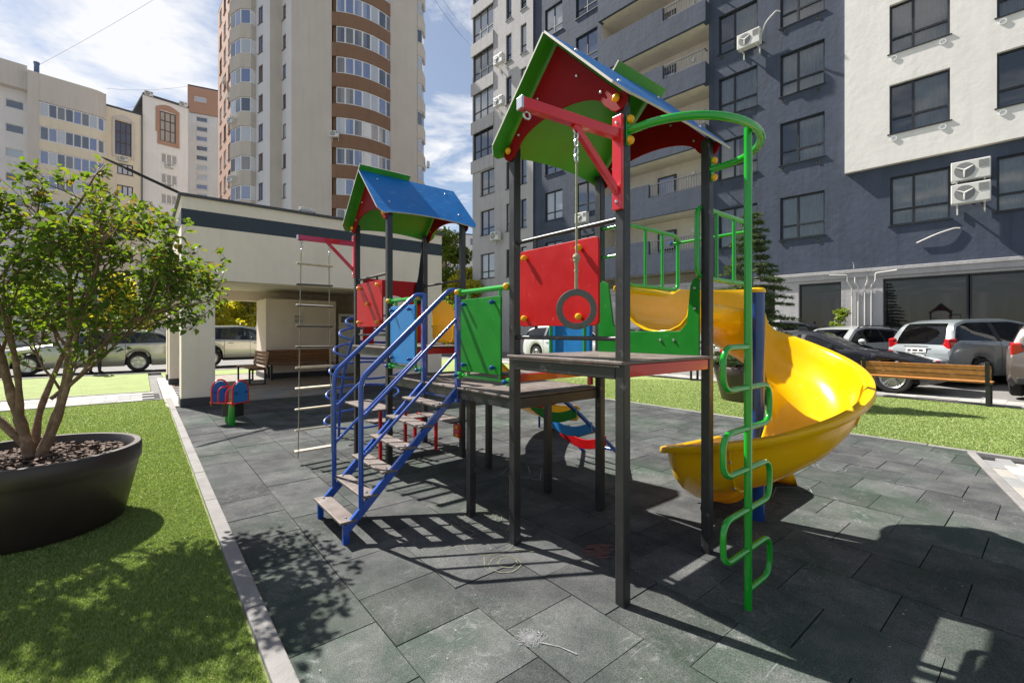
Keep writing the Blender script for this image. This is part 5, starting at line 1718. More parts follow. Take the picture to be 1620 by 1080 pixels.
# yellowish section with a tall smoked stair window
P4, P5 = lb(168), lb(226)
hs = [(.80, 2.34, zl(195, 246), zl(195, 193))]
zz4 = [zl(195, 276) - 2.63 * k for k in range(7)]
for z in zz4: hs.append((1.0, 2.5, z, z + 1.3))
fr = CB.wall(P4, P5, 0, zl(198, 176), M['cream'], hs)
CB.win(fr, .80, hs[0][2], 1.54, hs[0][3] - hs[0][2], style='grid', fm='bframe', pm='panedark', sill=False, fw=.12)
b0 = MB(); w0, w1, z0_, z1_ = .55, 2.62, hs[0][2] - .35, hs[0][3] + .1
b0.bx(w0, .79, -.10, -.004, z0_, z1_); b0.bx(2.35, w1, -.10, -.004, z0_, z1_)
b0.prism([(w0, z1_)] + [(w0 + (w1 - w0) * k / 10, z1_ + .15 + .55 * math.sin(PI * k / 10)) for k in range(11)] + [(w1, z1_)], lambda u, v, t: (u, t, v), -.10, -.004)
CB.part(fr, 'window_surround', b0, M['creamgrey'])
for h in hs[1:]: CB.win(fr, h[0], h[2], h[1] - h[0], 1.3, style='triple', fm='bframe' if R.random() < .6 else 'wframe', pm='panefar', fw=.1)
acunit(CB.pos(fr, 1.55, -.1, hs[0][2] - .75), fr[1], 'fan unit under the smoked stair window of the cream building', 1.0)
b0 = MB(); b0.bx(fr[2] - .16, fr[2] - .02, -.12, -.02, 0, zl(198, 176)); CB.part(fr, 'downpipe', b0, M['railmetal'])
# pale section, taller, with the brown framed stair window
P6, P7 = lb(226), lb(299)
T6 = zl(262, 160)
hs = [(1.72, 3.42, zl(264, 224), zl(264, 177))]
zz6 = [zl(264, 258) - 2.63 * k for k in range(6)]
for z in zz6: hs.append((1.86, 3.56, z, z + 1.25))
fr = CB.wall(P6, P7, 0, T6, M['palewall'], hs, y=.15)
CB.win(fr, 1.72, hs[0][2], 1.70, hs[0][3] - hs[0][2], y=.23, style='grid', fm='bframe', pm='panedark', sill=False, fw=.12)
b0 = MB(); w0, w1, z0_, z1_ = 1.32, 3.80, hs[0][2] - .5, hs[0][3] + .1
b0.bx(w0, 1.71, .05, .146, z0_ + 1.6, z1_); b0.bx(1.50, 1.71, .05, .146, z0_, z0_ + 1.59); b0.bx(3.43, w1, .05, .146, z0_, z1_); b0.bx(1.715, 3.425, .05, .146, z0_, z0_ + .45)
b0.prism([(w0, z1_)] + [(w0 + (w1 - w0) * k / 10, z1_ + .25 + .5 * math.sin(PI * k / 10)) for k in range(11)] + [(w1, z1_)], lambda u, v, t: (u, t, v), .05, .146)
CB.part(fr, 'window_surround', b0, M['twrorange'])
for h in hs[1:]: CB.win(fr, h[0], h[2], h[1] - h[0], 1.25, y=.23, style='triple', fm='bframe' if R.random() < .5 else 'wframe', pm='panefar', fw=.1)
nm = ('topmost', 'second', 'lowest')
for i in range(2):
    acunit(CB.pos(fr, 2.75, .05, zz6[i] - .55), fr[1], nm[i] + ' fan unit under a triple window of the pale wall behind the pavilion corner', 1.0)
acunit(CB.pos(fr, .55, .05, zz6[2] - 1.4), fr[1], 'low fan unit on the pale wall just left of the pavilion roof corner', 1.1)
acunit(CB.pos(fr, .6, .3, T6 + .02), fr[1], 'left rooftop fan unit on the pale stepped wall', 1.1)
acunit(CB.pos(fr, 4.2, .3, T6 + .02), fr[1], 'right rooftop fan unit on the pale stepped wall', 1.1)
deep = Vector((-.745, .667)) * -1
def back(p, d=14): return (p[0] - .745 * d * -1 * -1, p[1] + .667 * d)
CB.roof([P2, P3, back(P3), back(P2)], 29.6); CB.roof([P4, P5, back(P5), back(P4)], zl(198, 176)); CB.roof([P6, P7, back(P7), back(P6)], T6)
CB.roof([P0, P1, back(P1), back(P0)], 29.0)
CB.wall(P7, back(P7), 0, T6, M['palewall']); CB.wall(back(P7), back(P0), 0, 29, M['palewall'])

# ---- pale block with the orange top, between the complex and the tower
OB = Bld('stair_block', 'pale apartment block with an orange top storey between the cream building and the tower', at=c2w(-48, 66))
B0, B1 = at(297, 64), at(356, 66)
def zo(y, Z=64.5): return 1.4 + (525 - y) * Z / 715
fr = face(B0, B1)
hs = []
for k in range(17): hs.append((.95, 2.35, zo(192) - 1.378 * k, zo(192) - 1.378 * k + .74))
for k in range(8): hs.append((3.7, 4.9, zo(190) - 2.75 * k, zo(190) - 2.75 * k + .74))
frl = CB_ = OB.wall(B0, B1, 0, zo(180), M['twrlight'], hs)
for h in hs: OB.win(frl, h[0], h[2], h[1] - h[0], .74, style='plain', fm='wframe', pm='panefar', fw=.08)
hs = [(.8, 2.25, zo(161), zo(153)), (3.6, 4.9, zo(160), zo(152))]
fr2 = OB.wall(B0, B1, zo(180), zo(139), M['twrorange'], hs, y=-.12, name='top_wall')
for h in hs: OB.win(fr2, h[0], h[2], h[1] - h[0], h[3] - h[2], y=-.04, style='plain', fm='wframe', pm='panefar', fw=.08)
BB0, BB1 = (B0[0] - 4, B0[1] + 12), (B1[0] - 4, B1[1] + 12)
OB.wall(B1, BB1, 0, zo(139), M['twrlight']); OB.wall(BB0, B0, 0, zo(139), M['twrlight']); OB.wall(BB1, BB0, 0, zo(139), M['twrlight'])
OB.roof([B0, B1, BB1, BB0], zo(139))
acunit(OB.pos(frl, 4.6, -.1, zo(253)), frl[1], 'fan unit beside a small window of the orange topped block', .9)

# ---- white panel building far away, seen between the towers
FB = Bld('panel_building', 'distant white panel building with rooftop room behind the trees', at=c2w(-12, 95))
C0, C1 = at(640, 92), at(790, 100)
def zf(y, Z=95): return 1.4 + (525 - y) * Z / 715
fr = face(C0, C1)
hs = []
for k in range(6):
    for j in range(6): hs.append((1.5 + 3.1 * j, 2.9 + 3.1 * j, zf(384) - 3 * k, zf(384) - 3 * k + 1.5))
hs = [h for h in hs if h[1] < fr[2]]
fr = FB.wall(C0, C1, 0, zf(368), M['palewall'], hs)
for h in hs: FB.win(fr, h[0], h[2], h[1] - h[0], 1.5, style='half', fm='wframe', pm='panefar', fw=.1)
b0 = MB(); b0.bx(7.5, 8.5, -.3, -.02, zf(470), zf(378)); FB.part(fr, 'balcony_stack', b0, M['twrorange'])
b0 = MB(); b0.bx(5.6, 8.4, 1, 5, zf(368), zf(361)); b0.bx(6.3, 7.6, .9, .99, zf(367), zf(362)); b0.bx(5.4, 8.6, .8, 5.2, zf(361), zf(360)); FB.part(fr, 'rooftop_room', b0, M['palewall'])
b0 = MB(); b0.cyl((6.6, 2, zf(360)), (6.6, 2, zf(353)), .06, 6); b0.cyl((5.9, 2, zf(355)), (7.3, 2, zf(356)), .05, 6); FB.part(fr, 'antenna', b0, M['railmetal'])
D0, D1 = (C0[0], C0[1] + 14), (C1[0], C1[1] + 14)
FB.wall(C1, D1, 0, zf(368), M['palewall']); FB.wall(D1, D0, 0, zf(368), M['palewall']); FB.wall(D0, C0, 0, zf(368), M['palewall']); FB.roof([C0, C1, D1, D0], zf(368))

# overhead cables between the roofs
def cable(p, q, sag, label):
    P, Q = Vector(p), Vector(q)
    pts = [P + (Q - P) * k / 24 + Vector((0, 0, -sag * 4 * (k / 24) * (1 - k / 24))) for k in range(25)]
    tag(obj('overhead_cable', MB().tube(pts, .013, 5), M['rubberbase']), label, 'cable', 'overhead cables')
def cp_(px, py, Z):
    a = c2w((px - 810) / 715 * Z, Z); return (a[0], a[1], 1.4 + (525 - py) * Z / 715)
cable(cp_(58, 105, 53), cp_(700, -330, 60), 2.0, 'thin cable rising from the cream roof towards the tower top')
cable(cp_(170, 165, 56), cp_(232, 163, 58), .5, 'short slack cable between the cream roofs')
cable(cp_(168, 140, 60), cp_(300, 136, 66), .4, 'thin cable reaching the orange topped roof')
cable(cp_(690, -20, 45), cp_(752, 62, 33), .4, 'thin cable from tower to navy block, upper one')
cable(cp_(676, -20, 45), cp_(752, 80, 33), .4, 'thin cable from tower to navy block, lower one')

# ================================================================== PLANTS
def leafquad(V, F, p, d, n_, L, W, fold=.25):
    """one leaf: two folded halves, pointed at both ends"""
    d = d.normalized(); s_ = d.cross(n_)
    if s_.length < 1e-4: s_ = d.cross(Vector((1, 0, 0)))
    s_.normalize(); n_ = s_.cross(d)
    o = len(V)
    tip = p + d * L - n_ * (L * .12)
    V += [p, p + d * (L * .35) + s_ * (W * .5) + n_ * (W * fold), p + d * (L * .68) + s_ * (W * .42) + n_ * (W * fold * .7), tip,
          p + d * (L * .68) - s_ * (W * .42) + n_ * (W * fold * .7), p + d * (L * .35) - s_ * (W * .5) + n_ * (W * fold)]
    F += [(o, o + 1, o + 2, o + 3), (o, o + 3, o + 4, o + 5)]
def rawobj(name, V, F, m_, parent=None, kind=None):
    me = bpy.data.meshes.new(name); me.from_pydata([tuple(v) for v in V], [], F); me.materials.append(m_); me.update()
    o = link(name, me, parent)
    if kind: o['kind'] = kind
    return o
def rvec(rr): return Vector((rr.uniform(-1, 1), rr.uniform(-1, 1), rr.uniform(-1, 1)))

def planter(name, label, loc, r0, r1, h):
    t = thing(name, label, 'planter', loc)
    pr = [(.001, .0), (r0 * .93, .0), (r0, .02), (r0 + (r1 - r0) * .80, h * .70), (r1 - .012, h * .76), (r1, h * .80), (r1, h - .012), (r1 - .008, h), (r1 - .045, h), (r1 - .052, h - .01), (r1 - .07, h * .80)]
    obj('pot', MB().lathe(pr, 56), M['plot'], t, True, ang=50)
    rr = random.Random(3)
    rows = []
    for i in range(9):
        q = i / 8
        rows.append([((r1 - .05) * q * math.cos(a), (r1 - .05) * q * math.sin(a), h - .10 + .03 * (1 - q) + rr.uniform(-.008, .008)) for a in [2 * PI * k / 28 for k in range(28)]])
    obj('soil', MB().grid(rows, closeu=True), M['soil'], t)
    mb = MB()
    for k in range(900):
        a, q = rr.uniform(0, 2 * PI), math.sqrt(rr.random()) * (r1 - .09)
        L, W = rr.uniform(.02, .055), rr.uniform(.012, .028)
        q_ = Matrix.Rotation(rr.uniform(0, 6.3), 3, 'Z') @ Matrix.Rotation(rr.uniform(-.6, .6), 3, 'X') @ Matrix.Rotation(rr.uniform(-.5, .5), 3, 'Y')
        mb.box((q * math.cos(a), q * math.sin(a), h - .075 + .03 * (1 - q / r1) + rr.uniform(-.01, .022)), (L, W, .007), rot=q_)
    tag(obj('bark_mulch', mb, M['chips'], t), kind='stuff')
    return t
pc_ = c2w(-3.43, 3.245)
planter('planter', 'big round dark brown planter full of bark chips on the left lawn', (pc_[0], pc_[1], 0), .50, .60, .55)

# ---- crape myrtle in the planter
mt = thing('crape_myrtle', 'multi stemmed crape myrtle with fresh green and reddish leaves in the big planter', 'tree', (pc_[0], pc_[1], .46))
mt.scale = (1.0, 1.0, 1.09)
rr = random.Random(21)
rgt, fwd = Vector((CC, -SS, 0)), Vector((SS, CC, 0))
wood = MB(); LV, LF, NV, NF = [], [], [], []
def crown_in(p):        # rough crown limits, tree coordinates
    X = p.dot(rgt); Y = p.dot(fwd); z = p.z
    top = 2.16 + .12 * math.sin(5 * X + 2) - .62 * max(0, X - .05) ** 1.2 - .22 * max(0, -X) ** 2
    bot = .62 + .22 * min(1, max(0, X - .2))
    return bot < z < top and (X / 1.20) ** 2 + (Y / 1.15) ** 2 < 1
def leafy(a, b, dens, size=.054):
    D = b - a
    n = max(2, int(D.length / .031 * dens))
    for i in range(n):
        p = a + D * ((i + rr.random()) / n)
        d = (D.normalized() * .5 + rvec(rr)).normalized()
        d.z = d.z * .6 + .05
        L = size * rr.uniform(.6, 1.25)
        up = (Vector((0, 0, 1)) + rvec(rr) * .55).normalized()
        high = p.z > 1.55 - .35 * max(0, p.dot(rgt)) and rr.random() < .30
        if high: leafquad(NV, NF, p + rvec(rr) * .018, d, up, L * .9, L * .62)
        else: leafquad(LV, LF, p + rvec(rr) * .018, d, up, L, L * .60)
def twig(p, d, L, depth, r_):
    if depth == 0 or L < .07:
        b = p + d * L
        wood.tube([p, p + d * L * .5 + rvec(rr) * .008, b], [r_, r_ * .8, r_ * .5], 5, caps=False)
        leafy(p + d * L * .1, b, 1.0)
        return
    q = [p]
    n = 4
    dd = d.copy()
    for i in range(n):
        dd = (dd + rvec(rr) * .22 + Vector((0, 0, .04))).normalized()
        q.append(q[-1] + dd * L / n)
    wood.tube(q, [r_ * (1 - .45 * i / n) for i in range(n + 1)], 6, caps=False)
    if depth <= 2: leafy(q[1], q[-1], .55)
    nb = 3 if depth > 1 else 4
    for k in range(nb + (1 if depth == 2 else 0)):
        i = rr.randrange(1, n + 1)
        base = q[i]
        nd = (dd + rvec(rr) * .95).normalized()
        if base.z < .9: nd.z = abs(nd.z)
        L2 = L * rr.uniform(.5, .8)
        e = base + nd * L2
        if not crown_in(e):
            nd = (nd + (Vector((0, 0, 1.2)) - base) * .7).normalized()
            e = base + nd * L2
            if not crown_in(e) and depth < 3: continue
        twig(base, nd, L2, depth - 1, r_ * .55)
def V3(x, y, z): return rgt * x + fwd * y + Vector((0, 0, z))
stems = [([V3(-.01, .0, -.02), V3(-.05, -.02, .20), V3(-.11, -.04, .42), V3(-.20, -.05, .75), V3(-.34, -.08, 1.15), V3(-.42, -.10, 1.55)], .044),
         ([V3(.01, .0, -.02), V3(.09, .02, .20), V3(.16, .05, .45), V3(.18, .08, .80), V3(.16, .10, 1.25), V3(.14, .10, 1.62)], .033),
         ([V3(.02, .01, .0), V3(.15, .0, .22), V3(.24, .0, .50), V3(.34, -.04, .85), V3(.50, -.08, 1.2), V3(.58, -.10, 1.45)], .027),
         ([V3(-.02, .02, .05), V3(-.10, .12, .30), V3(-.10, .28, .65), V3(.0, .42, 1.1), V3(.08, .45, 1.5)], .028),
         ([V3(-.08, -.02, .28), V3(-.02, -.08, .50), V3(.0, -.14, .80), V3(-.06, -.22, 1.2), V3(-.08, -.25, 1.6)], .025),
         ([V3(-.03, -.01, .1), V3(-.22, -.08, .35), V3(-.45, -.12, .60), V3(-.70, -.2, .95), V3(-.85, -.2, 1.3)], .028),
         ([V3(.10, .02, .42), V3(.30, .12, .62), V3(.48, .22, .85), V3(.72, .30, 1.08)], .016),
         ([V3(.22, .0, .48), V3(.40, -.05, .60), V3(.54, -.06, .80), V3(.82, -.05, .96), V3(1.02, -.02, 1.03)], .013)]
for pts, r_ in stems:
    pts = bend(pts, .12, 4)
    n = len(pts)
    wood.tube(pts, [r_ * .86 * (1 - .62 * i / n) * (1 + .12 * math.sin(i * 1.7)) for i in range(n)], 9)
    for k in range(8):
        i = min(n - 1, int(n * (.40 + .60 * k / 7)))
        dirn = (pts[min(n - 1, i + 1)] - pts[max(0, i - 2)]).normalized()
        d = (dirn + rvec(rr) * .85 + Vector((0, 0, .25))).normalized()
        if pts[i].z < .7 and rr.random() < .5: continue
        twig(pts[i], d, rr.uniform(.24, .42), 3 if k > 2 else 2, max(.006, r_ * .30))
obj('trunk', wood, M['bark'], mt, True, ang=60)
rawobj('crown', LV, LF, M['leaf'], mt, 'stuff'); rawobj('crown', NV, NF, M['leafnew'], mt, 'stuff')
print('myrtle leaves', len(LF) // 2, len(NF) // 2)

# ---- spruce in its pot
sc_ = c2w(4.97, 9.36)
planter('planter', 'tall dark brown planter with the spruce on the right lawn, behind the spiral slide', (sc_[0], sc_[1], 0), .58, .72, .68)
spt = thing('spruce_tree', 'loose potted spruce with drooping dark branches in front of the navy block', 'tree', (sc_[0], sc_[1], .6))
rr = random.Random(5)
wood = MB(); V, F = [], []
wood.tube([(0, 0, -.05), (.02, 0, 1.2), (0, .02, 2.4), (0, 0, 3.30)], [.05, .042, .025, .006], 8)
def needles(a, b, w):
    D = b - a; n = max(3, int(D.length / .012))
    for i in range(n):
        p = a + D * (i + rr.random()) / n
        d = (D.normalized() * .7 + rvec(rr)).normalized()
        leafquad(V, F, p, d, Vector((0, 0, .5)) + rvec(rr), w * rr.uniform(.7, 1.3), .015, .1)
z = .25
while z < 3.25:
    nbr = rr.randint(5, 7)
    reach = 1.22 * (1 - (z / 3.5) ** 1.1) * rr.uniform(.6, 1.1) + .06
    a0 = rr.uniform(0, 6)
    for k in range(nbr):
        a = a0 + 2 * PI * k / nbr + rr.uniform(-.3, .3)
        L = reach * rr.uniform(.7, 1.1)
        h = Vector((math.cos(a), math.sin(a), 0))
        pts = [Vector((0, 0, z)) + h * L * t + Vector((0, 0, L * (.10 * t - .30 * t * t + .10 * t ** 4))) for t in (0, .25, .5, .75, 1)]
        wood.tube(pts, [.014, .011, .008, .006, .003], 5, caps=False)
        sd_ = Vector((-h.y, h.x, 0))
        for j in range(int(10 + L * 26)):
            t = .2 + .8 * rr.random()
            i = min(3, int(t * 4)); p = pts[i].lerp(pts[i + 1], t * 4 - i)
            l2 = (.10 + .24 * L) * (1.1 - t) + .05
            e = p + (h * .75 + sd_ * rr.choice((-1, 1)) * rr.uniform(.5, 1) + Vector((0, 0, rr.uniform(-.35, .08)))).normalized() * l2
            needles(p, e, .045)
        needles(pts[1], pts[4], .045)
    z += rr.uniform(.12, .18)
needles(Vector((0, 0, 2.7)), Vector((0, 0, 3.32)), .03)
obj('trunk', wood, M['bark2'], spt, True); rawobj('crown', V, F, M['needle'], spt, 'stuff')

# ---- broadleaved trees farther off
def tree(name, label, loc, h, cr_, n, m_, lsize, trunk_r=.12, base=.35, seed=1, flat=1.0, group=None):
    t = thing(name, label, 'tree', loc, group=group)
    q = random.Random(seed)
    wood = MB(); V, F = [], []
    top = Vector((q.uniform(-.2, .2), q.uniform(-.2, .2), h * .8))
    wood.tube([Vector((0, 0, -.1)), Vector((q.uniform(-.1, .1), 0, h * .3)), top], [trunk_r, trunk_r * .75, trunk_r * .25], 8)
    blobs = []
    for k in range(16):
        a, rr_ = q.uniform(0, 2 * PI), cr_ * math.sqrt(q.random()) * .75
        zz = h * (base + (1 - base) * q.uniform(.1, .92))
        sh = 1 - abs((zz / h - base) / (1 - base) - .45) * .7
        c_ = Vector((math.cos(a) * rr_ * sh, math.sin(a) * rr_ * sh * flat, zz))
        blobs.append((c_, cr_ * q.uniform(.26, .46)))
        st_ = Vector((0, 0, h * q.uniform(.25, .5)))
        wood.tube([st_, st_.lerp(c_, .5) + rvec(q) * .1, c_], [trunk_r * .4, trunk_r * .28, trunk_r * .1], 5, caps=False)
    for c_, r_ in blobs:
        for i in range(n // 16):
            d = rvec(q).normalized() * (q.random() ** .45) * r_
            d.z *= .75
            leafquad(V, F, c_ + d, rvec(q), Vector((0, 0, 1)) + rvec(q) * .9, lsize * q.uniform(.6, 1.3), lsize * .7, .12)
    obj('trunk', wood, M['bark2'], t, True); rawobj('crown', V, F, m_, t, 'stuff')
    return t
def gp(px, Z):
    a = c2w(*at(px, Z)); return (a[0], a[1], 0)
tree('street_tree', 'yellow green tree in the left half of the pavilion opening', gp(345, 27), 4.6, 1.7, 6500, M['leafyellow'], .20, .09, .25, 3)
tree('street_tree', 'bright yellow tree in the right half of the pavilion opening', gp(392, 29), 4.9, 1.6, 6500, M['leafyellow'], .20, .09, .25, 4)
tree('street_tree', 'yellow green street tree behind the planter tree and the parked cars', gp(195, 29), 5.0, 2.3, 6000, M['leafyellow'], .22, .10, .22, 6)
tree('street_tree', 'pale green street tree at the far left behind the planter tree', gp(70, 30), 5.2, 2.4, 6000, M['leafmid'], .22, .10, .22, 8)
tree('tall_tree', 'tall mid green tree between the pavilion and the grey block', gp(706, 34), 9.0, 2.5, 9000, M['leafmid'], .25, .16, .22, 9)
tree('tall_tree', 'lower yellowish tree in front of the tall green one beside the grey block', gp(742, 31), 6.6, 1.8, 7000, M['leafyellow'], .22, .12, .2, 10)
tree('garden_shrub', 'round dark shrub at the far kerb under the trees beside the grey block', gp(720, 26), 3.2, 1.5, 5000, M['leafmid'], .16, .06, .08, 11)
tree('garden_shrub', 'small yellow green shrub beside the gas pipes of the shop front', (on_navy(-1.2, -.55, 0)[0], on_navy(-1.2, -.55, 0)[1], 0), 2.35, .42, 1500, M['leafmid'], .10, .03, .12, 12)

# ================================================================== BENCHES, TOY
def bench(name, label, loc, rz, L=1.85, mw='benchwood', back=True, nback=3):
    """local x along the seat; the sitter faces local -y"""
    t = thing(name, label, 'bench', loc, rz, 'wooden benches')
    for k in range(4):
        y = -.17 + .105 * k
        obj('seat_slat', MB().bx(-L / 2 - .03, L / 2 + .03, y - .046, y + .046, .425, .452), M[mw], t, bevel=.005)
    if back:
        for k in range(nback):
            z = .53 + .095 * k
            q = Matrix.Rotation(rad(-8), 3, 'X')
            obj('back_slat', MB().box((0, .225 + .016 * k, z), (L + .06, .026, .086), rot=q), M[mw], t, bevel=.005)
    for sx_ in (-1, 1):
        x = sx_ * (L / 2 - .02)
        f = MB()
        f.bx(x - .03, x + .03, -.20, -.16, 0, .424); f.bx(x - .03, x + .03, .165, .205, 0, .424); f.bx(x - .03, x + .03, -.16, .165, .385, .424); f.bx(x - .03, x + .03, -.16, .165, 0, .03)
        if back: f.box((x, .262, .63), (.06, .035, .42), rot=Matrix.Rotation(rad(-8), 3, 'X'))
        obj('end_frame', f, M['black'], t, bevel=.004)
    return t
# in the photograph the bench by the black car shows its back to the far side
bench('park_bench', 'varnished wooden bench with black ends on the lawn edge in front of the black car', (10.62, .40, 0), PI / 2 * 3 + PI - .02, 1.92)
bench('park_bench', 'wooden bench on the far lawn edge seen under the near tower platform', (10.62, 6.3, 0), PI / 2, 1.8)
bench('park_bench', 'brown slatted bench against the pavilion wall below the notice', (PA + 3.2, PB + PD - 2.25, 0), 0, 1.75, 'benchwoodold', True, 4)
bench('park_bench', 'brown slatted bench standing sideways in the pavilion opening', (PA + 1.78, PB + PD - 2.7, 0), -PI / 2 * .98, 1.5, 'benchwoodold', True, 4)

ty = thing('spring_rider', 'small toddler rocker with two round blue backs in red frames on green legs', 'playground toy', (0, 0, 0))
tX = c2w(*at(364, 6.95)); ty.location = (tX[0], tX[1], 0); ty.rotation_euler = (0, 0, rad(35))
for y, sgn in ((-.20, -1), (.20, 1)):
    P = [(-.125, .33), (.125, .33), (.125, .52)] + [(.125 * math.cos(a), .52 + .12 * math.sin(a)) for a in [PI * k / 14 for k in range(1, 14)]] + [(-.125, .52)]
    mb = MB(); mb.prism(P, lambda u, v, t: (u, t, v), y - .008, y + .008)
    bk = obj('back_board', mb, M['blueboard'], ty, bevel=.003)
    fr_ = [(.14, y, .28), (.14, y, .52)] + [(.14 * math.cos(a), y, .52 + .14 * math.sin(a)) for a in [PI * k / 14 for k in range(1, 14)]] + [(-.14, y, .52), (-.14, y, .28)]
    tube_obj('frame_tube', fr_, .014, M['redmetal'], ty)
    for x in (-.09, .09): knob(KB, (x, y - .008, .48), (0, -1, 0), bk)
    hd = [(-.14, y * .35, .33), (-.14, y * .4, .50), (-.08, y * .45, .555), (.08, y * .45, .555), (.14, y * .4, .50), (.14, y * .35, .33)]
    tube_obj('handle', hd, .011, M['redmetal'], ty, 8, rb=.06)
obj('seat_board', MB().bx(-.14, .14, -.24, .24, .315, .335), M['redmetal'], ty, bevel=.004)
obj('body', MB().bx(-.02, .13, -.14, .14, .10, .31), M['black'], ty, bevel=.02)
for x, y in ((-.10, -.14), (.06, .10)):
    obj('leg', MB().lathe([(.045, -.02), (.05, .10), (.042, .25), (.035, .31)], 16, (x, y, 0)), M['green'], ty, True)

# ================================================================== CARS
def lerp_prof(P, x):
    if x <= P[0][0]: return P[0][1]
    for (a, b), (c_, d) in zip(P, P[1:]):
        if x <= c_:
            return b + (d - b) * (x - a) / (c_ - a)
    return P[-1][1]
def smooth_prof(P, x, r_=.10):
    return sum(lerp_prof(P, x + d * r_) * w for d, w in ((-1, .1), (-.5, .2), (0, .4), (.5, .2), (1, .1)))
def car(name, label, loc, rz, paint, Lc, Wc, top, belt, cowl, rs, re, deck, xf, xr, wr=.33, zb=.20, rear_light='low', rails=False, door=None, clad=None, plate=True, wroof=.60):
    """local +x is the nose; stations run from the nose (0) to the tail (Lc). belt: height of the window line."""
    t = thing(name, label, 'car', loc, rz, 'parked cars')
    st_ = sorted({round(v, 3) for v in [k * Lc / 60 for k in range(61)] + [cowl, rs, re, deck] + [xf + wr * 1.13 * math.cos(PI * k / 10) for k in range(11)] + [xr + wr * 1.13 * math.cos(PI * k / 10) for k in range(11)] + [cowl + .45, deck - .25]})
    zroof = max(p[1] for p in top)
    rows, info = [], []
    for x in st_:
        zt = smooth_prof(top, x)
        e0, e1 = min(1, x / .55), min(1, (Lc - x) / .45)
        w = Wc / 2 * (1 - .20 * (1 - e0) ** 2.2) * (1 - .12 * (1 - e1) ** 2)
        z0 = zb + .12 * (1 - e0) ** 2 + .10 * (1 - e1) ** 2
        for xa in (xf, xr):
            d = abs(x - xa); ra = wr * 1.13
            if d < ra: z0 = max(z0, wr + math.sqrt(max(0, ra * ra - d * d)))
        bl = min(lerp_prof(belt, x), zt - .03)
        def wat(z): return w * .955 - max(0, (z - bl)) / max(.1, zroof - bl) * (w * .955 - Wc / 2 * wroof)
        zg = max(bl + .02, zt - .085)
        zm = min(z0 + .12, bl - .12); zm = max(zm, min(z0 + .02, bl - .05))
        pts = [(w * .90, z0), (w * .985, zm), (w * 1.0, zm + (bl - zm) * .5), (w * .99, bl - (bl - zm) * .15), (w * .955, bl), (wat(bl + .02), bl + .02),
               (wat(zg), zg), (wat(zt - .03) * .97, zt - .022), (wat(zt) * .78, zt), (0, zt + .012)]
        ring = [(x, p[0], p[1]) for p in pts] + [(x, -p[0], p[1]) for p in pts[:-1][::-1]]
        rows.append([(-a + Lc / 2, b, c_) for a, b, c_ in ring]); info.append((x, zt))
    mb = MB(); nu = len(rows[0]); vs = [p for r_ in rows for p in r_]
    fs, ms = [], []
    for i in range(len(rows) - 1):
        xm = (st_[i] + st_[i + 1]) / 2
        for k in range(nu - 1):
            kk = k if k < 9 else nu - 2 - k
            m_ = 0
            side_glass = kk == 5 and cowl + .30 < xm < deck - .10
            if kk == 5 and side_glass:
                if any(abs(xm - px_) < .045 for px_ in (door or [])): m_ = 2
                else: m_ = 1
            if kk == 8 and (cowl + .02 < xm < rs - .02 or re + .06 < xm < deck - .06): m_ = 1
            if kk == 0 and clad: m_ = 2
            fs.append((i * nu + k, i * nu + k + 1, (i + 1) * nu + k + 1, (i + 1) * nu + k)); ms.append(m_)
    mb.v = vs; mb.f = fs; mb.m = ms
    for row in (0, len(rows) - 1):
        mb.f.append(tuple(row * nu + k for k in range(nu))); mb.m.append(0)
    me = bpy.data.meshes.new('body'); me.from_pydata(mb.v, [], mb.f)
    for mm in (paint, M['carglass'], M['carblack']): me.materials.append(mm)
    me.polygons.foreach_set('material_index', mb.m)
    b_ = bmesh.new(); b_.from_mesh(me); bmesh.ops.recalc_face_normals(b_, faces=b_.faces); b_.to_mesh(me); b_.free()
    me.polygons.foreach_set('use_smooth', [True] * len(me.polygons)); me.set_sharp_from_angle(angle=rad(38)); me.update()
    body = link('body', me, t)
    # dark underside that closes the wheel arches
    obj('underbody', MB().bx(-Lc / 2 + .25, Lc / 2 - .25, -Wc / 2 * .70, Wc / 2 * .70, zb + .02, min(p[1] for p in belt) - .12), M['carblack'], t)
    def X(x): return Lc / 2 - x
    for xs_2 in (rs + .05, rs + 1.05):
        if xs_2 < re:
            for s_ in (-1, 1):
                hb_ = MB().box((X(xs_2 + .28), s_ * Wc * .22, lerp_prof(belt, xs_2) - .10), (.14, .48, .62), rot=Matrix.Rotation(rad(14), 3, 'Y')).box((X(xs_2 + .36), s_ * Wc * .22, lerp_prof(belt, xs_2) + .30), (.09, .24, .16))
                obj('seat', hb_, M['carblack'], t, bevel=.03)
    obj('dashboard', MB().box((X(cowl + .45), 0, lerp_prof(belt, cowl) - .06), (.5, Wc * .74, .12)), M['carblack'], t, bevel=.03)
    # wheels
    if ('wheel', wr) not in _wc:
        ty_ = MB().lathe([(wr * .66, -.10), (wr * .9, -.105), (wr, -.075), (wr, .075), (wr * .9, .105), (wr * .66, .10)], 28).mesh('wheel', M['tyre'], True)
        rm = MB().lathe([(wr * .68, -.10), (wr * .66, -.108), (wr * .60, -.09), (wr * .58, -.03), (.001, -.03)], 24)
        for k in range(5):
            a = 2 * PI * k / 5
            for da in (-.13, .13):
                rm.tube([(wr * .12 * math.cos(a + da * 2), wr * .12 * math.sin(a + da * 2), -.085), (wr * .63 * math.cos(a + da), wr * .63 * math.sin(a + da), -.092)], [.022, .020], 6)
        rm.lathe([(wr * .17, -.06), (wr * .15, -.10), (.001, -.102)], 14)
        rm = rm.mesh('rim', M['rim'], True)
        hb = MB().lathe([(wr * .575, -.028), (.001, -.027)], 20).mesh('brake_shadow', M['carblack'])  # black disc standing in for the shade behind the spokes
        _wc[('wheel', wr)] = (ty_, rm, hb)
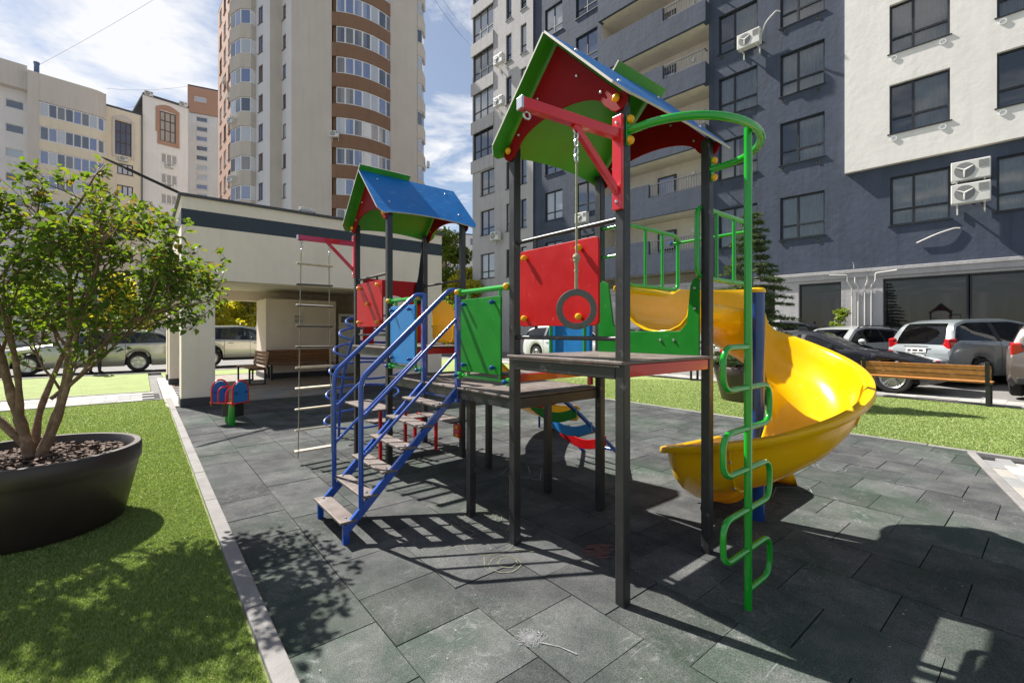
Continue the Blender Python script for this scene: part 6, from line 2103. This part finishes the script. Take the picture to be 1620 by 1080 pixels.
    ty_, rm, hb = _wc[('wheel', wr)]
    for x in (xf, xr):
        for s_ in (-1, 1):
            w_ = link('wheel', ty_, t, (X(x), s_ * (Wc / 2 - .105), wr))
            w_.rotation_euler = (rad(90) if s_ < 0 else rad(-90), 0, 0)
            # local -z of the wheel faces outwards
            w_.rotation_euler = (-PI / 2 if s_ < 0 else PI / 2, R.uniform(0, 1), 0)
            w_.rotation_euler = Vector((0, -s_, 0)).to_track_quat('Z', 'X').to_euler()
            link('rim', rm, w_); link('brake_shade', hb, w_)
    # door cuts and handles
    def ringpt(x, k, off=.004, s_=1):
        i = min(range(len(st_)), key=lambda j: abs(st_[j] - x))
        p = rows[i][k]; return Vector((p[0], s_ * (p[1] + off), p[2]))
    for px_ in (door or []):
        for s_ in (-1, 1):
            pts = [ringpt(px_, k, .0035, s_) for k in (1, 2, 3, 4)]
            mb = MB(); mb.grid([[p + Vector((.006, 0, 0)) for p in pts], [p - Vector((.006, 0, 0)) for p in pts]])
            obj('door_gap', mb, M['carblack'], body)
        for s_ in (-1, 1):
            a = ringpt(px_ - .22, 3, .014, s_)
            obj('door_handle', MB().tube([a + Vector((-.08, 0, 0)), a, a + Vector((.08, 0, 0))], .016, 6), paint, t, True)
    # mirrors
    for s_ in (-1, 1):
        a = ringpt(cowl + .55, 5, 0, s_)
        obj('mirror', MB().lathe([(.0001, -.10), (.055, -.08), (.085, 0), (.06, .07), (.0001, .09)], 12, (a.x, a.y + s_ * .12, a.z + .06), axis=Matrix.Rotation(PI / 2, 3, 'X')), paint, t, True)
    # lamps, plates, bumper strip
    bm_ = lerp_prof(belt, Lc - .2)
    for s_ in (-1, 1):
        i = max(j for j in range(len(st_)) if st_[j] <= Lc - .06)
        z = bm_ - .14 if rear_light == 'low' else bm_ - .06
        y = Wc / 2 * .80
        i = min(range(len(st_)), key=lambda j: abs(st_[j] - (Lc - .12)))
        yy_ = rows[i][3][1] if rear_light == 'low' else rows[i][4][1] - .02
        hh = .15 if rear_light == 'low' else .30
        lt = MB().box((0, 0, 0), (.20, .15, hh)).box((-.055, -s_ * .06, -hh * .1), (.085, .16, hh * .55))
        o = obj('tail_lamp', lt, M['taillight'], t, bevel=.03); o.location = (X(Lc) + .135, s_ * (yy_ - .06), z + (.02 if rear_light == 'low' else .0)); o.rotation_euler = (0, rad(-8), s_ * rad(14))
        lt = MB().box((-.02, 0, -hh * .42), (.18, .155, hh * .22))
        o2_ = obj('lamp_lens', lt, M['headlight'], o, bevel=.01)
        hl = MB().lathe([(.0001, -.08), (.06, -.06), (.085, 0), (.06, .06), (.0001, .08)], 12)
        o = obj('head_lamp', hl, M['headlight'], t, True); o.location = (X(0) - .17, s_ * Wc / 2 * .72, lerp_prof(top, .1) - .10); o.scale = (1.3, 1.7, .8)
    if plate:
        pz = bm_ - .22
        pl = obj('number_plate', MB().box((X(Lc) - .008, 0, pz), (.02, .50, .11)), M['plate'], t)
        obj('plate_characters', MB().box((X(Lc) - .0195, -.13, pz), (.003, .10, .05)).box((X(Lc) - .0195, .02, pz), (.003, .13, .05)).box((X(Lc) - .0195, .17, pz), (.003, .09, .05)), M['carblack'], pl)
        obj('trunk_trim', MB().box((X(Lc) - .012, 0, pz + .10), (.025, .62, .025)), M['chrome'], t, bevel=.006)
        obj('number_plate', MB().box((X(0) + .008, 0, .42), (.02, .50, .11)), M['plate'], t)
    obj('bumper_lower', MB().box((X(Lc) + .05, 0, zb + .16), (.14, Wc * .80, .14)), M['carblack'], t, bevel=.03)
    obj('grille', MB().box((X(0) - .05, 0, .56), (.12, Wc * .45, .16)), M['carblack'], t, bevel=.02)
    if rails:
        for s_ in (-1, 1):
            pts = [ringpt(rs + .2, 7, 0, s_), ringpt(rs + .35, 7, .0, s_) + Vector((0, 0, .05)), ringpt(re - .4, 7, 0, s_) + Vector((0, 0, .05)), ringpt(re - .2, 7, 0, s_)]
            obj('roof_rail', MB().tube(pts, .016, 6), M['carblack'], t, True)
    return t, ringpt

P_black = carpaint('black car paint', (0.012, 0.012, 0.016), .4)
P_silver = carpaint('silver car paint', (0.40, 0.41, 0.41), .2)
P_greyblue = carpaint('grey blue car paint', (0.215, 0.24, 0.25), .15)
P_champ = carpaint('champagne car paint', (0.42, 0.42, 0.36), .5)
P_brown = carpaint('grey brown car paint', (0.115, 0.095, 0.085), .25)
P_white = carpaint('white car paint', (0.62, 0.62, 0.63), .1)
P_dgrey = carpaint('dark grey car paint', (0.10, 0.10, 0.11), .5)

SEDAN = dict(Lc=4.95, Wc=1.86, top=[(0, .60), (.12, .74), (.9, .92), (1.60, 1.0), (2.55, 1.40), (3.0, 1.445), (3.5, 1.42), (4.45, 1.10), (4.85, 1.03), (4.95, .80)], belt=[(0, .62), (.2, .74), (1.5, .93), (4.4, 1.0), (4.95, .9)], cowl=1.55, rs=2.5, re=3.55, deck=4.5, xf=.88, xr=3.82, wr=.35, door=[2.75, 3.75])
SUV = dict(Lc=4.60, Wc=1.86, top=[(0, .70), (.10, .88), (.9, 1.02), (1.35, 1.10), (2.05, 1.60), (2.5, 1.68), (3.9, 1.64), (4.35, 1.50), (4.52, 1.05), (4.60, .75)], belt=[(0, .7), (.2, .84), (1.3, 1.02), (4.3, 1.10), (4.6, 1.0)], cowl=1.30, rs=2.02, re=4.25, deck=4.58, xf=.85, xr=3.60, wr=.36, zb=.24, door=[2.25, 3.15], clad=True, rails=True, rear_light='high', wroof=.64)
MPV = dict(Lc=4.38, Wc=1.79, top=[(0, .66), (.10, .82), (.75, .98), (1.05, 1.06), (1.95, 1.56), (2.4, 1.63), (3.7, 1.60), (4.06, 1.50), (4.30, 1.00), (4.38, .70)], belt=[(0, .66), (.2, .8), (1.0, .98), (4.1, 1.06), (4.38, .95)], cowl=1.0, rs=1.92, re=3.98, deck=4.34, xf=.80, xr=3.52, wr=.32, zb=.2, door=[2.05, 3.0], rear_light='high', wroof=.62)
WAGON = dict(Lc=4.70, Wc=1.80, top=[(0, .62), (.12, .78), (.9, .94), (1.40, 1.0), (2.2, 1.42), (2.7, 1.49), (4.0, 1.46), (4.35, 1.36), (4.62, .98), (4.70, .7)], belt=[(0, .62), (.2, .76), (1.4, .94), (4.4, 1.0), (4.7, .9)], cowl=1.35, rs=2.15, re=4.25, deck=4.62, xf=.86, xr=3.60, wr=.33, door=[2.35, 3.25], rails=True)

# black saloon behind the bench: nose towards -y, front wheel beside the bench
FW = SEDAN['xf']
car('parked_car', 'black saloon car parked behind the varnished bench', (12.32, 1.05 + (SEDAN['Lc'] / 2 - FW), 0), -PI / 2, P_black, **SEDAN)
# grey-blue people carrier: tail towards the playground
def road_z(x): return -.06 + .22 * min(1, max(0, (x - 11.95) / 4.55))
def rear_at(x, y, L, rz): return (x + math.cos(rz) * L / 2, y + math.sin(rz) * L / 2, road_z(x + math.cos(rz) * L / 2))
mpv, rp_ = car('parked_car', 'grey blue people carrier with its tail towards the bench, beside the brown car', rear_at(13.75, 1.0, MPV['Lc'], -.55), -.55, P_greyblue, **MPV)
car('parked_car', 'silver car with its windscreen facing the playground, left of the grey blue people carrier', (15.0, 3.05, road_z(15.2)), PI - .30, P_silver, **WAGON)
car('parked_car', 'silver off road car with black roof rails standing behind the roof of the black saloon', (15.2, 5.35, road_z(15.8)), PI - .1, P_silver, **SUV)
car('parked_car', 'grey brown off road car at the right edge showing its red tail lamp', rear_at(11.55, -1.58, SUV['Lc'], -.06), -.06, P_brown, **SUV)
car('parked_car', 'white hatchback seen between the deck railing and the near tower platform', (12.5, 10.6 + (SUV['Lc'] / 2 - SUV['xf']), .03), -PI / 2, P_white, **{**SUV, 'rails': False})
car('parked_car', 'dark grey car parked close to the shop front behind the white hatchback', (15.2, 11.0, road_z(15.8)), PI, P_dgrey, **WAGON)
# cars on the street at the left, seen side on
s1 = c2w(*at(375, 18.6))
car('parked_car', 'champagne off road car framed by the pavilion opening', (1.55, 21.2, 0), 0, P_champ, **{**SUV, 'rails': False})
car('parked_car', 'pale champagne estate car whose rear wheel shows left of the pavilion', (-2.0 - (WAGON['Lc'] - WAGON['xr'] - WAGON['Lc'] / 2) * -1 - .0, 20.35, 0), PI, P_champ, **WAGON)
car('parked_car', 'white car half hidden behind the stems of the planter tree', (-7.8, 20.5, 0), PI, P_white, **SEDAN)

# ================================================================== PERSON
def person(label, loc, rz):
    t = thing('person', label, 'person', loc, rz)
    J = {'pel': (0, 0, .95), 'chest': (0, .01, 1.28), 'neck': (0, 0, 1.47), 'head': (0, -.02, 1.60), 'crown': (0, -.01, 1.72),
         'hipl': (.09, 0, .90), 'kneel': (.10, -.02, .50), 'ankl': (.11, .02, .09), 'toel': (.12, -.16, .04),
         'hipr': (-.09, 0, .90), 'kneer': (-.11, -.03, .50), 'ankr': (-.13, .0, .09), 'toer': (-.15, -.18, .04),
         'shl': (.18, .0, 1.40), 'ell': (.25, .02, 1.14), 'wrl': (.20, -.16, .96), 'hdl': (.19, -.24, .92),
         'shr': (-.18, .0, 1.40), 'elr': (-.25, .03, 1.14), 'wrr': (-.24, -.06, .90), 'hdr': (-.24, -.09, .81)}
    rad_ = {'pel': .145, 'chest': .155, 'neck': .052, 'head': .088, 'crown': .070, 'hipl': .10, 'kneel': .064, 'ankl': .045, 'toel': .035, 'hipr': .10, 'kneer': .064, 'ankr': .045, 'toer': .035,
            'shl': .065, 'ell': .046, 'wrl': .030, 'hdl': .036, 'shr': .065, 'elr': .046, 'wrr': .030, 'hdr': .036}
    E_ = [('pel', 'chest'), ('chest', 'neck'), ('neck', 'head'), ('head', 'crown'), ('pel', 'hipl'), ('hipl', 'kneel'), ('kneel', 'ankl'), ('ankl', 'toel'), ('pel', 'hipr'), ('hipr', 'kneer'), ('kneer', 'ankr'), ('ankr', 'toer'),
          ('chest', 'shl'), ('shl', 'ell'), ('ell', 'wrl'), ('wrl', 'hdl'), ('chest', 'shr'), ('shr', 'elr'), ('elr', 'wrr'), ('wrr', 'hdr')]
    names = list(J); P = [J[n] for n in names]; RR = [rad_[n] for n in names]
    ed = [(names.index(a), names.index(b)) for a, b in E_]
    for hand, s_ in (('hdl', 1), ('hdr', -1)):
        h = Vector(J[hand]); w = Vector(J['wr' + hand[-1]]); d = (h - w).normalized()
        sd_ = d.cross(Vector((s_, 0, 0))).normalized()
        for k, l_ in enumerate((.050, .058, .055, .045)):
            o = (k - 1.5) * .019
            P.append(tuple(h + sd_ * o + d * .03)); P.append(tuple(h + sd_ * o + d * (.03 + l_ * .6) + Vector((-s_ * .008, 0, 0)))); P.append(tuple(h + sd_ * o + d * (.03 + l_) + Vector((-s_ * .025, 0, 0))))
            RR += [.0095, .009, .008]
            n = len(P); ed += [(names.index(hand), n - 3), (n - 3, n - 2), (n - 2, n - 1)]
        P.append(tuple(h + sd_ * .03 - d * .005)); P.append(tuple(h + sd_ * .045 + d * .03)); RR += [.011, .009]
        n = len(P); ed += [(names.index(hand), n - 2), (n - 2, n - 1)]
    me = bpy.data.meshes.new('body'); me.from_pydata(P, ed, [])
    o = link('body', me, t)
    sk = o.modifiers.new('Skin', 'SKIN')
    for i, sv in enumerate(me.skin_vertices[0].data):
        sv.radius = (RR[i], RR[i] * (.72 if names[min(i, len(names) - 1)] in ('pel', 'chest') and i < len(names) else 1))
        sv.use_root = (i == 0)
    ss_ = o.modifiers.new('Sub', 'SUBSURF'); ss_.levels = 2; ss_.render_levels = 2
    me.materials.append(M['darkcloth']); me.materials.append(M['skin'])
    dg = bpy.context.evaluated_depsgraph_get()
    ev = bpy.data.meshes.new_from_object(o.evaluated_get(dg))
    o.modifiers.clear(); o.data = ev
    if len(ev.materials) < 2:
        ev.materials.clear(); ev.materials.append(M['darkcloth']); ev.materials.append(M['skin'])
    mi = []
    for p in ev.polygons:
        c_ = p.center
        hand_ = any((c_ - Vector(J[h])).length < .115 and (c_ - Vector(J['wr' + h[-1]])).length > .02 and (c_ - Vector(J['el' + h[-1]])).length > .235 for h in ('hdl', 'hdr'))
        mi.append(1 if (c_.z > 1.475 or hand_) else 0)
    ev.polygons.foreach_set('material_index', mi); ev.polygons.foreach_set('use_smooth', [True] * len(ev.polygons))
    hr = []
    for i in range(9):
        a = PI * .62 * i / 8
        hr.append([(.097 * math.sin(a) * math.cos(b), .012 + .105 * math.sin(a) * math.sin(b), 1.655 + .112 * math.cos(a) - (.02 if math.sin(b) > 0 else 0) * i / 8 + (.05 * (i / 8) if math.sin(b) < -.3 else 0)) for b in [2 * PI * k / 20 for k in range(20)]])
    obj('hair', MB().grid(hr, closeu=True), M['hair'], t, True)
    f = MB()
    for x in (-.033, .033): f.lathe([(.0001, .012), (.010, .008), (.013, 0), (.0001, -.004)], 8, (x, -.102, 1.625), axis=Matrix.Rotation(PI / 2, 3, 'X'))
    obj('eye', f, M['hair'], t, True)
    obj('nose', MB().lathe([(.0001, .03), (.010, .012), (.016, -.012), (.0001, -.022)], 8, (0, -.112, 1.598)), M['skin'], t, True)
    obj('mouth', MB().box((0, -.104, 1.558), (.046, .012, .010)), M['signred'], t, bevel=.003)
    for x in (-.094, .094): obj('ear', MB().lathe([(.0001, .032), (.014, .02), (.016, -.01), (.0001, -.03)], 8, (x, .0, 1.61)), M['skin'], t, True)
    return t
pp_ = c2w(*at(150, 15.0))
person('person in dark clothes standing at the far lawn edge behind the planter tree', (pp_[0], pp_[1], 0), rad(160))
